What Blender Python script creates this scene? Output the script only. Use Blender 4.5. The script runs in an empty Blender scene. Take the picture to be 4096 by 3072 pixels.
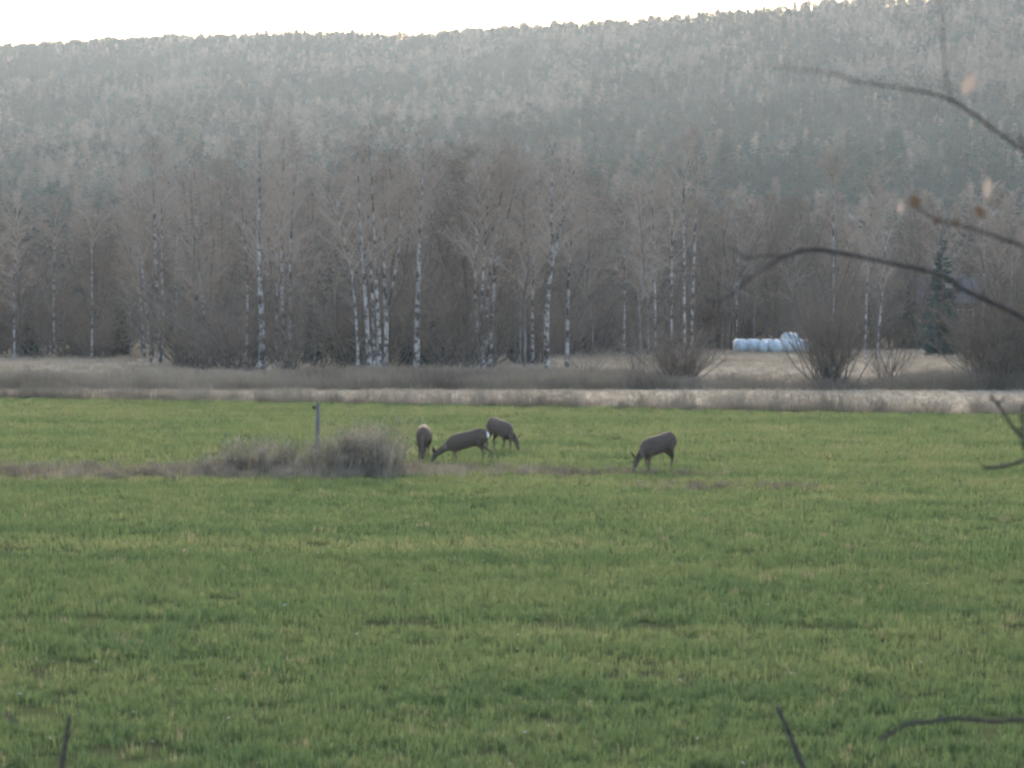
import bpy, bmesh, math, random
import numpy as np
from mathutils import Vector, Matrix

# ------------------------------------------------------------------ camera, sky, sun, exposure
F = 10838.0            # focal length in photograph pixels (4096 wide)
HC = 3.44              # camera height over the field
HV = 1246.0            # horizon row in the photograph
S = bpy.context.scene
COL = S.collection
cam_d = bpy.data.cameras.new('camera')
cam = bpy.data.objects.new('camera', cam_d)
COL.objects.link(cam)
cam.location = (0, 0, HC)
cam.rotation_euler = (math.radians(90) - math.atan((1536 - HV) / F), 0, 0)
cam_d.sensor_width = 36.0
cam_d.lens = 36.0 * F / 4096
cam_d.clip_start = 0.1
cam_d.clip_end = 5000
cam_d.dof.use_dof = True
cam_d.dof.focus_distance = 75.0
cam_d.dof.aperture_fstop = 5.6
S.camera = cam

SUN_EL, SUN_AZ = 18.0, -1.0           # degrees; azimuth measured from +Y towards +X
world = bpy.data.worlds.new('World')
S.world = world
world.use_nodes = True
wn = world.node_tree
sky = wn.nodes.new('ShaderNodeTexSky')
sky.sky_type = 'NISHITA'
sky.sun_disc = False
sky.sun_elevation = math.radians(SUN_EL)
sky.sun_rotation = math.radians(SUN_AZ)
sky.air_density = 1.0
sky.dust_density = 4.0
sky.ozone_density = 1.0
wn.links.new(sky.outputs['Color'], wn.nodes['Background'].inputs['Color'])
wn.nodes['Background'].inputs['Strength'].default_value = 0.15
sun_d = bpy.data.lights.new('sun', 'SUN')
sun_d.energy = 1.15
sun_d.angle = math.radians(20)
sun_d.color = (1.0, 0.95, 0.88)
sun = bpy.data.objects.new('sun', sun_d)
COL.objects.link(sun)
az, el = math.radians(SUN_AZ), math.radians(SUN_EL)
sdir = Vector((math.sin(az) * math.cos(el), math.cos(az) * math.cos(el), math.sin(el)))
sun.rotation_euler = sdir.to_track_quat('Z', 'Y').to_euler()
sun.location = (0, 100, 60)
S.view_settings.view_transform = 'Standard'
S.view_settings.look = 'None'
S.view_settings.gamma = 1.0
S.view_settings.use_curve_mapping = False
S.view_settings.exposure = 1.95
S.render.engine = 'CYCLES'
S.cycles.max_bounces = 4
S.cycles.diffuse_bounces = 2
S.cycles.volume_bounces = 0
S.cycles.transparent_max_bounces = 4
S.cycles.filter_width = 2.5
S.cycles.use_denoising = True
S.cycles.use_adaptive_sampling = True
S.cycles.adaptive_threshold = 0.02
S.cycles.caustics_reflective = False
S.cycles.caustics_refractive = False

R = random.Random(11)
NR = np.random.default_rng(11)
PI = math.pi

def px(u, d):
    return (u - 2048) / F * d

def pz(v, d):
    return HC - (v - HV) / F * d

def W(u, v, d):
    return Vector((px(u, d), d, pz(v, d)))

def gd(v):
    return HC * F / (v - HV)

# ------------------------------------------------------------------ materials
def nmat(name):
    m = bpy.data.materials.new(name)
    m.use_nodes = True
    nt = m.node_tree
    b = nt.nodes['Principled BSDF']
    b.inputs['Roughness'].default_value = 0.85
    b.inputs['Specular IOR Level'].default_value = 0.0
    return m, nt, b

def ramp(nt, fac, stops):
    r = nt.nodes.new('ShaderNodeValToRGB')
    el = r.color_ramp.elements
    while len(el) < len(stops):
        el.new(0.5)
    for e, (p, c) in zip(el, stops):
        e.position = p
        e.color = (*c, 1)
    nt.links.new(fac, r.inputs['Fac'])
    return r.outputs['Color']

def coord(nt, kind='world', scale=(1, 1, 1)):
    if kind == 'world':
        g = nt.nodes.new('ShaderNodeNewGeometry')
        o = g.outputs['Position']
    else:
        g = nt.nodes.new('ShaderNodeTexCoord')
        o = g.outputs['Object']
    mp = nt.nodes.new('ShaderNodeMapping')
    mp.inputs['Scale'].default_value = scale
    nt.links.new(o, mp.inputs['Vector'])
    return mp.outputs['Vector']

def noise(nt, vec, scale, detail=4, rough=0.6):
    n = nt.nodes.new('ShaderNodeTexNoise')
    n.inputs['Scale'].default_value = scale
    n.inputs['Detail'].default_value = detail
    n.inputs['Roughness'].default_value = rough
    nt.links.new(vec, n.inputs['Vector'])
    return n.outputs['Fac']

def mixc(nt, fac, a, b, mode='MIX'):
    m = nt.nodes.new('ShaderNodeMix')
    m.data_type = 'RGBA'
    m.blend_type = mode
    if isinstance(fac, float):
        m.inputs[0].default_value = fac
    else:
        nt.links.new(fac, m.inputs[0])
    for s, i in ((a, 6), (b, 7)):
        if isinstance(s, tuple):
            m.inputs[i].default_value = (*s, 1)
        else:
            nt.links.new(s, m.inputs[i])
    return m.outputs[2]

def noisy(name, c0, c1, scale=1.0, stretch=(1, 1, 1), kind='world', lo=0.35, hi=0.65, bump=0.0, mid=None, rough=0.85):
    m, nt, b = nmat(name)
    v = coord(nt, kind, stretch)
    n = noise(nt, v, scale)
    stops = [(lo, c0), (hi, c1)] if mid is None else [(lo, c0), ((lo + hi) / 2, mid), (hi, c1)]
    c = ramp(nt, n, stops)
    nt.links.new(c, b.inputs['Base Color'])
    b.inputs['Roughness'].default_value = rough
    if rough < 0.5:
        b.inputs['Specular IOR Level'].default_value = 0.35
    if bump:
        bp = nt.nodes.new('ShaderNodeBump')
        bp.inputs['Strength'].default_value = bump
        nt.links.new(n, bp.inputs['Height'])
        nt.links.new(bp.outputs['Normal'], b.inputs['Normal'])
    return m

def blade_mat(name, stops, trans=0.25, var=0.35):
    """plants scattered as instances: colour from the tone set on each instance plus a little per-plant variation"""
    m, nt, b = nmat(name)
    at = nt.nodes.new('ShaderNodeAttribute')
    at.attribute_type = 'INSTANCER'
    at.attribute_name = 'tone'
    bl = nt.nodes.new('ShaderNodeAttribute')
    bl.attribute_type = 'GEOMETRY'
    bl.attribute_name = 'btone'
    ad = nt.nodes.new('ShaderNodeMath')
    ad.operation = 'MULTIPLY_ADD'
    nt.links.new(bl.outputs['Fac'], ad.inputs[0])
    ad.inputs[1].default_value = var
    nt.links.new(at.outputs['Fac'], ad.inputs[2])
    c = ramp(nt, ad.outputs[0], stops)
    nt.links.new(c, b.inputs['Base Color'])
    b.inputs['Roughness'].default_value = 0.6
    if trans:
        tr = nt.nodes.new('ShaderNodeBsdfTranslucent')
        nt.links.new(c, tr.inputs['Color'])
        mx = nt.nodes.new('ShaderNodeMixShader')
        mx.inputs[0].default_value = trans
        nt.links.new(b.outputs[0], mx.inputs[1])
        nt.links.new(tr.outputs[0], mx.inputs[2])
        nt.links.new(mx.outputs[0], nt.nodes['Material Output'].inputs['Surface'])
    return m

def plain(name, c, rough=0.85, trans=0.0, rnd=0.0):
    m, nt, b = nmat(name)
    col = None
    if rnd:
        oi = nt.nodes.new('ShaderNodeObjectInfo')
        col = ramp(nt, oi.outputs['Random'], [(0, tuple(x * (1 - rnd) for x in c)), (1, tuple(x * (1 + rnd) for x in c))])
        nt.links.new(col, b.inputs['Base Color'])
    else:
        b.inputs['Base Color'].default_value = (*c, 1)
    b.inputs['Roughness'].default_value = rough
    if trans:
        tr = nt.nodes.new('ShaderNodeBsdfTranslucent')
        if col:
            nt.links.new(col, tr.inputs['Color'])
        else:
            tr.inputs['Color'].default_value = (*c, 1)
        mx = nt.nodes.new('ShaderNodeMixShader')
        mx.inputs[0].default_value = trans
        nt.links.new(b.outputs[0], mx.inputs[1])
        nt.links.new(tr.outputs[0], mx.inputs[2])
        nt.links.new(mx.outputs[0], nt.nodes['Material Output'].inputs['Surface'])
    return m

def vcol_mat(name, rough=0.9, grain=0.0):
    m, nt, b = nmat(name)
    a = nt.nodes.new('ShaderNodeAttribute')
    a.attribute_name = 'col'
    c = a.outputs['Color']
    if grain:
        n = noise(nt, coord(nt, 'object'), 40, 3)
        g = ramp(nt, n, [(0.3, (1 - grain,) * 3), (0.7, (1 + grain,) * 3)])
        c = mixc(nt, 1.0, c, g, 'MULTIPLY')
    nt.links.new(c, b.inputs['Base Color'])
    b.inputs['Roughness'].default_value = rough
    b.inputs['Specular IOR Level'].default_value = 0.1
    return m

M = {}
M['ground'] = noisy('leaf_litter', (0.05, 0.045, 0.036), (0.12, 0.105, 0.085), 0.35, bump=0.2)
M['field'] = noisy('field_soil', (0.045, 0.042, 0.028), (0.075, 0.085, 0.038), 1.2, (0.25, 1, 1), mid=(0.055, 0.068, 0.032), bump=0.3)
M['straw'] = noisy('pale_dry_grass', (0.27, 0.238, 0.19), (0.335, 0.298, 0.24), 0.8, (0.3, 1, 1))
M['meadow'] = noisy('bleached_meadow', (0.20, 0.18, 0.148), (0.28, 0.255, 0.21), 0.25, (0.4, 1, 1))
M['grass'] = blade_mat('grass_blades', [(0.0, (0.062, 0.104, 0.05)), (0.35, (0.114, 0.157, 0.07)), (0.62, (0.152, 0.18, 0.084)), (0.8, (0.20, 0.185, 0.105)), (1.0, (0.22, 0.19, 0.14))], 0.4, 0.4)
M['weed'] = blade_mat('dry_weeds', [(0.0, (0.13, 0.108, 0.088)), (0.4, (0.25, 0.21, 0.168)), (0.75, (0.33, 0.285, 0.225)), (1.0, (0.38, 0.335, 0.27))], 0.15, 0.4)
M['bark'] = noisy('grey_bark', (0.08, 0.072, 0.065), (0.19, 0.175, 0.16), 6, (1, 1, 0.3))
M['grey_stem'] = noisy('grey_stem', (0.09, 0.085, 0.08), (0.24, 0.23, 0.22), 4, (1, 1, 0.5))
M['twig'] = plain('grey_brown_twigs', (0.205, 0.17, 0.14), rnd=0.25)
M['birch_twig'] = plain('birch_twigs', (0.33, 0.28, 0.235), rnd=0.15)
# birch bark: chalk white with black scars, darker at the foot
m, nt, b = nmat('birch_bark')
n1 = noise(nt, coord(nt, 'world', (2.4, 2.4, 2.6)), 1.0, 5, 0.7)
c = ramp(nt, n1, [(0.43, (0.075, 0.068, 0.062)), (0.50, (0.22, 0.207, 0.197)), (0.59, (0.40, 0.385, 0.37))])
nt.links.new(c, b.inputs['Base Color'])
M['birch_bark'] = m
M['spruce'] = plain('spruce_needles', (0.032, 0.062, 0.058), rnd=0.3, rough=0.7)
M['pine'] = plain('pine_needles', (0.045, 0.075, 0.066), rnd=0.25, rough=0.7)
M['pine_bark'] = plain('pine_bark', (0.16, 0.09, 0.06))
M['hill_twig'] = plain('pale_bare_crowns', (0.26, 0.215, 0.18), rnd=0.35)
M['larch'] = plain('golden_needles', (0.42, 0.30, 0.16), rnd=0.15, trans=0.3)
M['branch'] = noisy('branch_bark', (0.045, 0.04, 0.037), (0.095, 0.085, 0.08), 60, kind='object')
M['withered'] = plain('withered_leaf', (0.38, 0.31, 0.265), trans=0.2)
M['withered_dark'] = plain('dark_withered_leaf', (0.10, 0.075, 0.055), trans=0.2)
M['coat'] = vcol_mat('deer_coat', 0.95, 0.25)
M['ear'] = plain('deer_ear', (0.09, 0.075, 0.065))
M['horn'] = plain('dark_horn', (0.03, 0.028, 0.027), rough=0.5)
M['eye'] = plain('deer_eye', (0.01, 0.008, 0.007), rough=0.15)
M['post'] = noisy('weathered_post', (0.12, 0.12, 0.13), (0.24, 0.24, 0.255), 14, (1, 1, 0.12), 'object', bump=0.3)
M['insulator'] = plain('black_insulator', (0.03, 0.03, 0.033), rough=0.5)
M['film'] = noisy('bale_film', (0.34, 0.39, 0.42), (0.54, 0.60, 0.63), 2.2, (1, 1, 1), 'object', lo=0.3, hi=0.6, bump=0.8, rough=0.45)
M['film_seam'] = plain('film_seam', (0.40, 0.48, 0.56), 0.4)
M['house_wall'] = noisy('dark_boards', (0.055, 0.05, 0.05), (0.09, 0.08, 0.08), 3)
M['house_roof'] = noisy('slate_blue_roof', (0.16, 0.17, 0.2), (0.24, 0.25, 0.29), 2)
M['white_paint'] = plain('white_paint', (0.75, 0.76, 0.78), 0.6)
M['glass'] = plain('window_glass', (0.03, 0.035, 0.04), 0.1)
M['rust_leaf'] = plain('fallen_leaf_litter', (0.35, 0.32, 0.27), rnd=0.3)

# ------------------------------------------------------------------ mesh helpers
def tag(o, label=None, cat=None, group=None, kind=None):
    if label: o['label'] = label
    if cat: o['category'] = cat
    if group: o['group'] = group
    if kind: o['kind'] = kind
    return o

def link(o, parent=None):
    COL.objects.link(o)
    if parent is not None:
        o.parent = parent
    return o

def empty(name, loc=(0, 0, 0), rz=0.0):
    o = bpy.data.objects.new(name, None)
    o.empty_display_size = 0.3
    o.location = loc
    o.rotation_euler = (0, 0, rz)
    return link(o)

def mesh_from(name, V, Fc, mat, smooth=False):
    me = bpy.data.meshes.new(name)
    me.from_pydata([tuple(v) for v in V], [], Fc)
    if mat is not None:
        me.materials.append(mat)
    if smooth:
        me.polygons.foreach_set('use_smooth', [True] * len(me.polygons))
    me.update()
    return me

def obj(name, me, parent=None):
    return link(bpy.data.objects.new(name, me), parent)

class MB:
    """collects tubes, boxes and ribbons; build() makes one mesh"""
    def __init__(self):
        self.v, self.f, self.tone = [], [], []

    def tube(self, pts, rad, sides=3, cap=False, tone=0.5):
        n = len(pts)
        if not hasattr(rad, '__len__'):
            rad = [rad] * n
        base = len(self.v)
        d = (pts[-1] - pts[0])
        if d.length < 1e-9:
            return
        d.normalize()
        a = Vector((0, 0, 1)) if abs(d.z) < 0.8 else Vector((1, 0, 0))
        s1 = d.cross(a).normalized()
        s2 = d.cross(s1).normalized()
        ph = (base * 0.731) % 6.28
        cs = [(math.cos(ph + 2 * PI * k / sides), math.sin(ph + 2 * PI * k / sides)) for k in range(sides)]
        for p, r in zip(pts, rad):
            for c, s in cs:
                self.v.append((p.x + (s1.x * c + s2.x * s) * r, p.y + (s1.y * c + s2.y * s) * r, p.z + (s1.z * c + s2.z * s) * r))
        for i in range(n - 1):
            for k in range(sides):
                k2 = (k + 1) % sides
                self.f.append((base + i * sides + k, base + i * sides + k2, base + (i + 1) * sides + k2, base + (i + 1) * sides + k))
        if cap:
            self.f.append(tuple(base + k for k in range(sides))[::-1])
            self.f.append(tuple(base + (n - 1) * sides + k for k in range(sides)))
        self.tone += [tone] * (len(self.v) - base)

    def blade(self, p, d, bend, length, width, seg=3, tone=0.5):
        """a flat tapering blade that starts along +Z leaning to d and bends over"""
        base = len(self.v)
        side = Vector((-d.y, d.x, 0)) * (width * 0.5)
        q = Vector(p)
        for i in range(seg):
            t = i / seg
            w = side * (1 - 0.55 * t * t)
            self.v.append((q.x - w.x, q.y - w.y, q.z))
            self.v.append((q.x + w.x, q.y + w.y, q.z))
            ang = bend * (0.25 + 0.9 * t)
            st = length / seg
            q = q + Vector((d.x * math.sin(ang), d.y * math.sin(ang), math.cos(ang))) * st
        self.v.append((q.x, q.y, q.z))
        for i in range(seg - 1):
            self.f.append((base + 2 * i, base + 2 * i + 1, base + 2 * i + 3, base + 2 * i + 2))
        self.f.append((base + 2 * seg - 2, base + 2 * seg - 1, base + 2 * seg))
        self.tone += [tone] * (len(self.v) - base)

    def tri(self, a, b, c, tone=0.5):
        n = len(self.v)
        self.v += [tuple(a), tuple(b), tuple(c)]
        self.f.append((n, n + 1, n + 2))
        self.tone += [tone] * 3

    def quad(self, a, b, c, d, tone=0.5):
        n = len(self.v)
        self.v += [tuple(a), tuple(b), tuple(c), tuple(d)]
        self.f.append((n, n + 1, n + 2, n + 3))
        self.tone += [tone] * 4

    def box(self, lo, hi):
        n = len(self.v)
        for z in (lo[2], hi[2]):
            for x, y in ((lo[0], lo[1]), (hi[0], lo[1]), (hi[0], hi[1]), (lo[0], hi[1])):
                self.v.append((x, y, z))
        for q in ((3, 2, 1, 0), (4, 5, 6, 7), (0, 1, 5, 4), (1, 2, 6, 5), (2, 3, 7, 6), (3, 0, 4, 7)):
            self.f.append(tuple(n + i for i in q))
        self.tone += [0.5] * 8

    def mesh(self, name, mat, smooth=False, tone=False):
        me = mesh_from(name, self.v, self.f, mat, smooth)
        if tone:
            a = me.attributes.new('btone', 'FLOAT', 'POINT')
            a.data.foreach_set('value', self.tone)
        return me

    def build(self, name, mat, parent=None, smooth=False):
        return obj(name, self.mesh(name, mat, smooth), parent)

def rdir(el, az):
    return Vector((math.cos(el) * math.cos(az), math.cos(el) * math.sin(az), math.sin(el)))

def smooth_path(pts, n):
    """Catmull-Rom through pts, n samples"""
    P = [pts[0] * 2 - pts[1]] + list(pts) + [pts[-1] * 2 - pts[-2]]
    out = []
    m = len(pts) - 1
    for k in range(n):
        t = k / (n - 1) * m
        i = min(int(t), m - 1)
        t -= i
        a, b_, c_, d_ = P[i], P[i + 1], P[i + 2], P[i + 3]
        out.append(0.5 * ((2 * b_) + (c_ - a) * t + (2 * a - 5 * b_ + 4 * c_ - d_) * t * t + (3 * b_ - a - 3 * c_ + d_) * t ** 3))
    return out

def vnoise(x, y, seed=0):
    """smooth value noise 0..1 on numpy arrays"""
    x = np.asarray(x, float); y = np.asarray(y, float)
    xi = np.floor(x).astype(np.int64); yi = np.floor(y).astype(np.int64)
    fx = x - xi; fy = y - yi
    fx = fx * fx * (3 - 2 * fx); fy = fy * fy * (3 - 2 * fy)
    def h(a, b_):
        n = (a * 374761393 + b_ * 668265263 + seed * 974634777) & 0xFFFFFFFF
        n = ((n ^ (n >> 13)) * 1274126177) & 0xFFFFFFFF
        return ((n ^ (n >> 16)) & 0xFFFF) / 65535.0
    return (h(xi, yi) * (1 - fx) + h(xi + 1, yi) * fx) * (1 - fy) + (h(xi, yi + 1) * (1 - fx) + h(xi + 1, yi + 1) * fx) * fy

def fbm(x, y, seed=0, oct=3):
    s, a, t = 0.0, 1.0, 0.0
    for k in range(oct):
        s = s + a * vnoise(np.asarray(x) * 2 ** k, np.asarray(y) * 2 ** k, seed + k * 17)
        t += a
        a *= 0.5
    return s / t

def protos(name, meshes):
    c = bpy.data.collections.new(name)
    for k, me in enumerate(meshes):
        c.objects.link(bpy.data.objects.new('%s.%03d' % (name, k), me))
    return c

def scatter(name, P, rot, scl, idx, tone, coll):
    me = bpy.data.meshes.new(name)
    me.from_pydata([tuple(p) for p in P], [], [])
    for an, ty, data, key in (('rot', 'FLOAT_VECTOR', rot, 'vector'), ('scl', 'FLOAT_VECTOR', scl, 'vector'), ('idx', 'INT', idx, 'value'), ('tone', 'FLOAT', tone, 'value')):
        a = me.attributes.new(an, ty, 'POINT')
        a.data.foreach_set(key, np.asarray(data).ravel())
    o = obj(name, me)
    ng = bpy.data.node_groups.new(name + '_nodes', 'GeometryNodeTree')
    ng.interface.new_socket('Geometry', in_out='INPUT', socket_type='NodeSocketGeometry')
    ng.interface.new_socket('Geometry', in_out='OUTPUT', socket_type='NodeSocketGeometry')
    gi = ng.nodes.new('NodeGroupInput'); go = ng.nodes.new('NodeGroupOutput')
    ip = ng.nodes.new('GeometryNodeInstanceOnPoints')
    ci = ng.nodes.new('GeometryNodeCollectionInfo')
    ci.inputs['Collection'].default_value = coll
    ci.inputs['Separate Children'].default_value = True
    ci.inputs['Reset Children'].default_value = True
    ip.inputs['Pick Instance'].default_value = True
    for an, ty, sock in (('rot', 'FLOAT_VECTOR', 'Rotation'), ('scl', 'FLOAT_VECTOR', 'Scale'), ('idx', 'INT', 'Instance Index')):
        na = ng.nodes.new('GeometryNodeInputNamedAttribute')
        na.data_type = ty
        na.inputs['Name'].default_value = an
        out = [s for s in na.outputs if s.enabled][0]
        ng.links.new(out, ip.inputs[sock])
    ng.links.new(gi.outputs[0], ip.inputs['Points'])
    ng.links.new(ci.outputs[0], ip.inputs['Instance'])
    ng.links.new(ip.outputs[0], go.inputs[0])
    md = o.modifiers.new('scatter', 'NODES')
    md.node_group = ng
    return o

def euler_z(n, tilt=0.0):
    r = np.zeros((n, 3), np.float32)
    r[:, 2] = NR.uniform(0, 2 * PI, n)
    if tilt:
        r[:, 0] = NR.normal(0, tilt, n)
        r[:, 1] = NR.normal(0, tilt, n)
    return r

def scl3(s, zs=None):
    s = np.asarray(s, np.float32)
    return np.stack([s, s, s if zs is None else np.asarray(zs, np.float32)], 1)

# ------------------------------------------------------------------ terrain
RU = np.array([-4000, -1500, -400, 0, 500, 1000, 1200, 1500, 1800, 2000, 2400, 2700, 3000, 3200, 3400, 4096, 4600, 6000, 9000], float)
RV = np.array([330, 260, 195, 180, 165, 150, 132, 127, 130, 122, 90, 68, 45, 18, -10, -100, -160, -260, -330], float)   # crest of the tree tops
RD = np.interp(RU, [0, 2048, 3000, 4096, 6000], [2150, 2000, 1760, 1520, 1400])
RX = (RU - 2048) / F * RD
RZ = HC - (RV - HV) / F * RD - 7.8
FOOT = 420.0
def ridge_y(x):
    return np.interp(x, RX, RD)
def ridge_z(x):
    return np.interp(x, RX, RZ)
def ground_z(x, y):
    x = np.asarray(x, float); y = np.asarray(y, float)
    bank = 1.72 * np.clip((14 - y) / 9.0, 0, 1) ** 1.3
    ry = ridge_y(x); rz = ridge_z(x)
    t = (y - FOOT) / (ry - FOOT)
    up = np.clip(t, 0, 1)
    z = rz * (0.45 * up + 0.55 * up ** 2)
    z = np.where(t > 1, rz - (y - ry) * 0.10, z)
    z = z + np.where(t > 0, (fbm(x / 120, y / 120, 3) - 0.5) * 22 * np.clip(t * 4, 0, 1) * np.clip((1.0 - t) * 3, 0.0, 1), 0)
    return bank + np.maximum(z, 0)

def gz(x, y):
    return float(ground_z(np.array([x]), np.array([y]))[0])

xs = np.unique(np.concatenate([np.linspace(-1180, -500, 35), np.linspace(-500, 500, 101), np.linspace(500, 1180, 35)]))
ys = np.unique(np.concatenate([np.linspace(-14, 20, 35), np.linspace(20, 260, 41), np.linspace(260, 2200, 150), np.linspace(2200, 2580, 12)]))
gx, gy = np.meshgrid(xs, ys)
gzv = ground_z(gx, gy)
V = np.stack([gx.ravel(), gy.ravel(), gzv.ravel()], 1)
nx = len(xs)
Fc = [(j * nx + i, j * nx + i + 1, (j + 1) * nx + i + 1, (j + 1) * nx + i) for j in range(len(ys) - 1) for i in range(nx - 1)]
tag(obj('ground', mesh_from('ground', V, Fc, M['ground'], True)), kind='structure')

def sheet(name, poly, z, mat):
    me = mesh_from(name, [(x, y, z) for x, y in poly], [tuple(range(len(poly)))], mat)
    return tag(obj(name, me), kind='structure')

def edge_y(x):                       # far edge of the green field, oblique to the camera
    return np.interp(x, [-60, -20, 16.7, 60], [124, 106.5, 88.6, 68])
exs = [-60, -40, -20, 0, 16.7, 35, 60]
sheet('field', [(-60, 14.1), (60, 14.1)] + [(x, float(edge_y(x))) for x in exs[::-1]], 0.004, M['field'])
sheet('dry_verge', [(x, float(edge_y(x))) for x in exs] + [(60, 117), (-60, 126)], 0.006, M['straw'])
sheet('meadow', [(-75, 117.5), (75, 117.2), (75, 240), (20, 240), (5, 205), (-28, 200), (-75, 206)], 0.005, M['meadow'])

# ------------------------------------------------------------------ grass of the field
def tuft(seed, n, h, spread, w, lean=0.7, lo=0.55):
    r = random.Random(seed)
    mb = MB()
    for _ in range(n):
        a = r.uniform(0, 2 * PI)
        rr = spread * math.sqrt(r.random())
        d = rdir(0, a + r.uniform(-1, 1))
        mb.blade((rr * math.cos(a), rr * math.sin(a), -0.004), d, r.uniform(0.15, lean) * 1.6, h * r.uniform(lo, 1.15), w * r.uniform(0.7, 1.3), 3, r.random() - 0.5)
    return mb

gt = protos('grass_tuft', [tuft(100 + k, 20, 0.095, 0.11, 0.007).mesh('grass_tuft', M['grass'], tone=True) for k in range(6)] +
            [tuft(120 + k, 28, 0.105, 0.26, 0.013).mesh('grass_tuft', M['grass'], tone=True) for k in range(4)])

def strip_band(x, y):
    """1 on the unmown strip that crosses the field by the post, 0 elsewhere"""
    c = np.interp(x, [-14, -9, -6, -2, 1, 4, 6], [57.5, 57.0, 57.0, 57.2, 57.0, 56.6, 56.2]) + (fbm(x / 1.6, y * 0 + 3, 9) - 0.5) * 1.0
    w = np.interp(x, [-14, -7, -2, 0, 2.2, 3.2, 5], [2.1, 2.0, 1.7, 1.2, 0.9, 0.5, 0.0])
    b1 = np.clip(1.4 - np.abs(y - c) / np.maximum(w, 0.01), 0, 1) * (w > 0.05)
    c2 = 52.5 + (fbm(x / 1.2, y * 0, 15) - 0.5) * 1.2
    b2 = 0.65 * np.clip(1.3 - np.abs(y - c2) / 0.9, 0, 1) * np.clip((x - 2.2) / 1.0, 0, 1) * np.clip((7.2 - x) / 0.8, 0, 1)
    return np.maximum(b1, b2)

def rut(x, y):
    """wheel rut close to the camera: bare soil"""
    c = 29.6 - 0.10 * x + (fbm(x / 0.9, y * 0, 21) - 0.5) * 0.7
    a = np.clip(1.25 - np.abs(y - c) / 0.52, 0, 1)
    c2 = 36.5 - 0.12 * x + (fbm(x / 1.1, y * 0, 23) - 0.5) * 0.9
    return np.maximum(a * np.clip(fbm(x / 1.1, y / 3, 25) * 3.2 - 0.6, 0, 1), 0.6 * np.clip(1.2 - np.abs(y - c2) / 0.3, 0, 1) * (fbm(x / 2, y / 4, 27) > 0.52))

def make_grass():
    P, T, Sc, Ix, Zs = [], [], [], [], []
    for (y0, y1, dens, kind, s) in ((15.0, 25, 66, 0, 1.0), (25, 38, 48, 0, 1.15), (38, 62, 19, 1, 1.0), (62, 125, 8, 1, 1.35)):
        hw = lambda y: 0.2 * y + 2.5
        A = (hw(y0) + hw(y1)) * (y1 - y0)
        n = int(A * dens)
        y = NR.uniform(y0, y1, int(n * 1.3))
        x = NR.uniform(-1, 1, len(y)) * hw(y1)
        k = np.abs(x) < hw(y)
        x, y = x[k], y[k]
        k = y < edge_y(x) + NR.normal(0, 0.4, len(x))
        x, y = x[k], y[k]
        stripes = fbm(x / 14 + 0.03 * y, y / 1.7, 41)
        patch = fbm(x / 3.2, y / 2.2, 43)
        band = strip_band(x, y)
        rt = rut(x, y)
        keep = NR.random(len(x)) > np.clip(0.7 * band, 0, 0.7)
        keep &= NR.random(len(x)) > rt * 0.92
        bare = fbm(x / 0.8, y / 0.8, 47)
        keep &= NR.random(len(x)) > np.clip((bare - np.interp(y, [19, 23, 30], [0.52, 0.58, 0.68])) * 5, 0, 0.8)
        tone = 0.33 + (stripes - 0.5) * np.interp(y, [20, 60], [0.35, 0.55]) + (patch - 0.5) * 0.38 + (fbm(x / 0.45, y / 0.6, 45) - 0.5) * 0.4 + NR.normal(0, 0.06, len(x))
        tone += np.interp(y, [18, 30, 60, 100], [-0.12, -0.05, 0.06, 0.10])  # lens vignetting painted into the grass colour: darker tufts near the camera
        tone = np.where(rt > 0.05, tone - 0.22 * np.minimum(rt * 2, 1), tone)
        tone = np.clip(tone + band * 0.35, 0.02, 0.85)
        dry = NR.random(len(x)) < 0.025
        tone = np.where(dry, NR.uniform(0.7, 0.95, len(x)), tone)
        sz = s * NR.uniform(0.75, 1.2, len(x))
        zs = sz * np.where(tone < 0.22, 1.15, 1.0) * NR.uniform(0.75, 1.2, len(x))
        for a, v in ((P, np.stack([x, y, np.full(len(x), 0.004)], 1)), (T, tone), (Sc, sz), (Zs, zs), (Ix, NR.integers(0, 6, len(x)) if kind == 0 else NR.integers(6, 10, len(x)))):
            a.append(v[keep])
    P = np.concatenate(P); T = np.concatenate(T); Sc = np.concatenate(Sc); Zs = np.concatenate(Zs); Ix = np.concatenate(Ix)
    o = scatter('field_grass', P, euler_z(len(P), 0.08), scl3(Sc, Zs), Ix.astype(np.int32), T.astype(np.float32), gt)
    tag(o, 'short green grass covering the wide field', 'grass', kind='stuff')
make_grass()

# pale fallen leaves and chaff lying in the near grass
def make_litter():
    mb = MB()
    for _ in range(330):
        y = 16 + 24 * R.random() ** 1.5
        x = R.uniform(-1, 1) * (0.2 * y + 1)
        s = R.uniform(0.012, 0.03)
        a = R.uniform(0, 2 * PI)
        z = R.uniform(0.03, 0.11)
        d = Vector((math.cos(a), math.sin(a), R.uniform(-0.3, 0.5))) * s
        e = Vector((-math.sin(a), math.cos(a), R.uniform(-0.2, 0.6))) * s * 0.5
        p = Vector((x, y, z))
        up = Vector((0, 0, s * 0.3))
        mb.tri(p - d, p + e + up, p - e + up)
        mb.tri(p + d, p - e + up, p + e + up)
    o = mb.build('fallen_leaves', M['rust_leaf'])
    tag(o, 'pale fallen leaves scattered in the near grass', 'leaves', kind='stuff')
make_litter()

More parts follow.
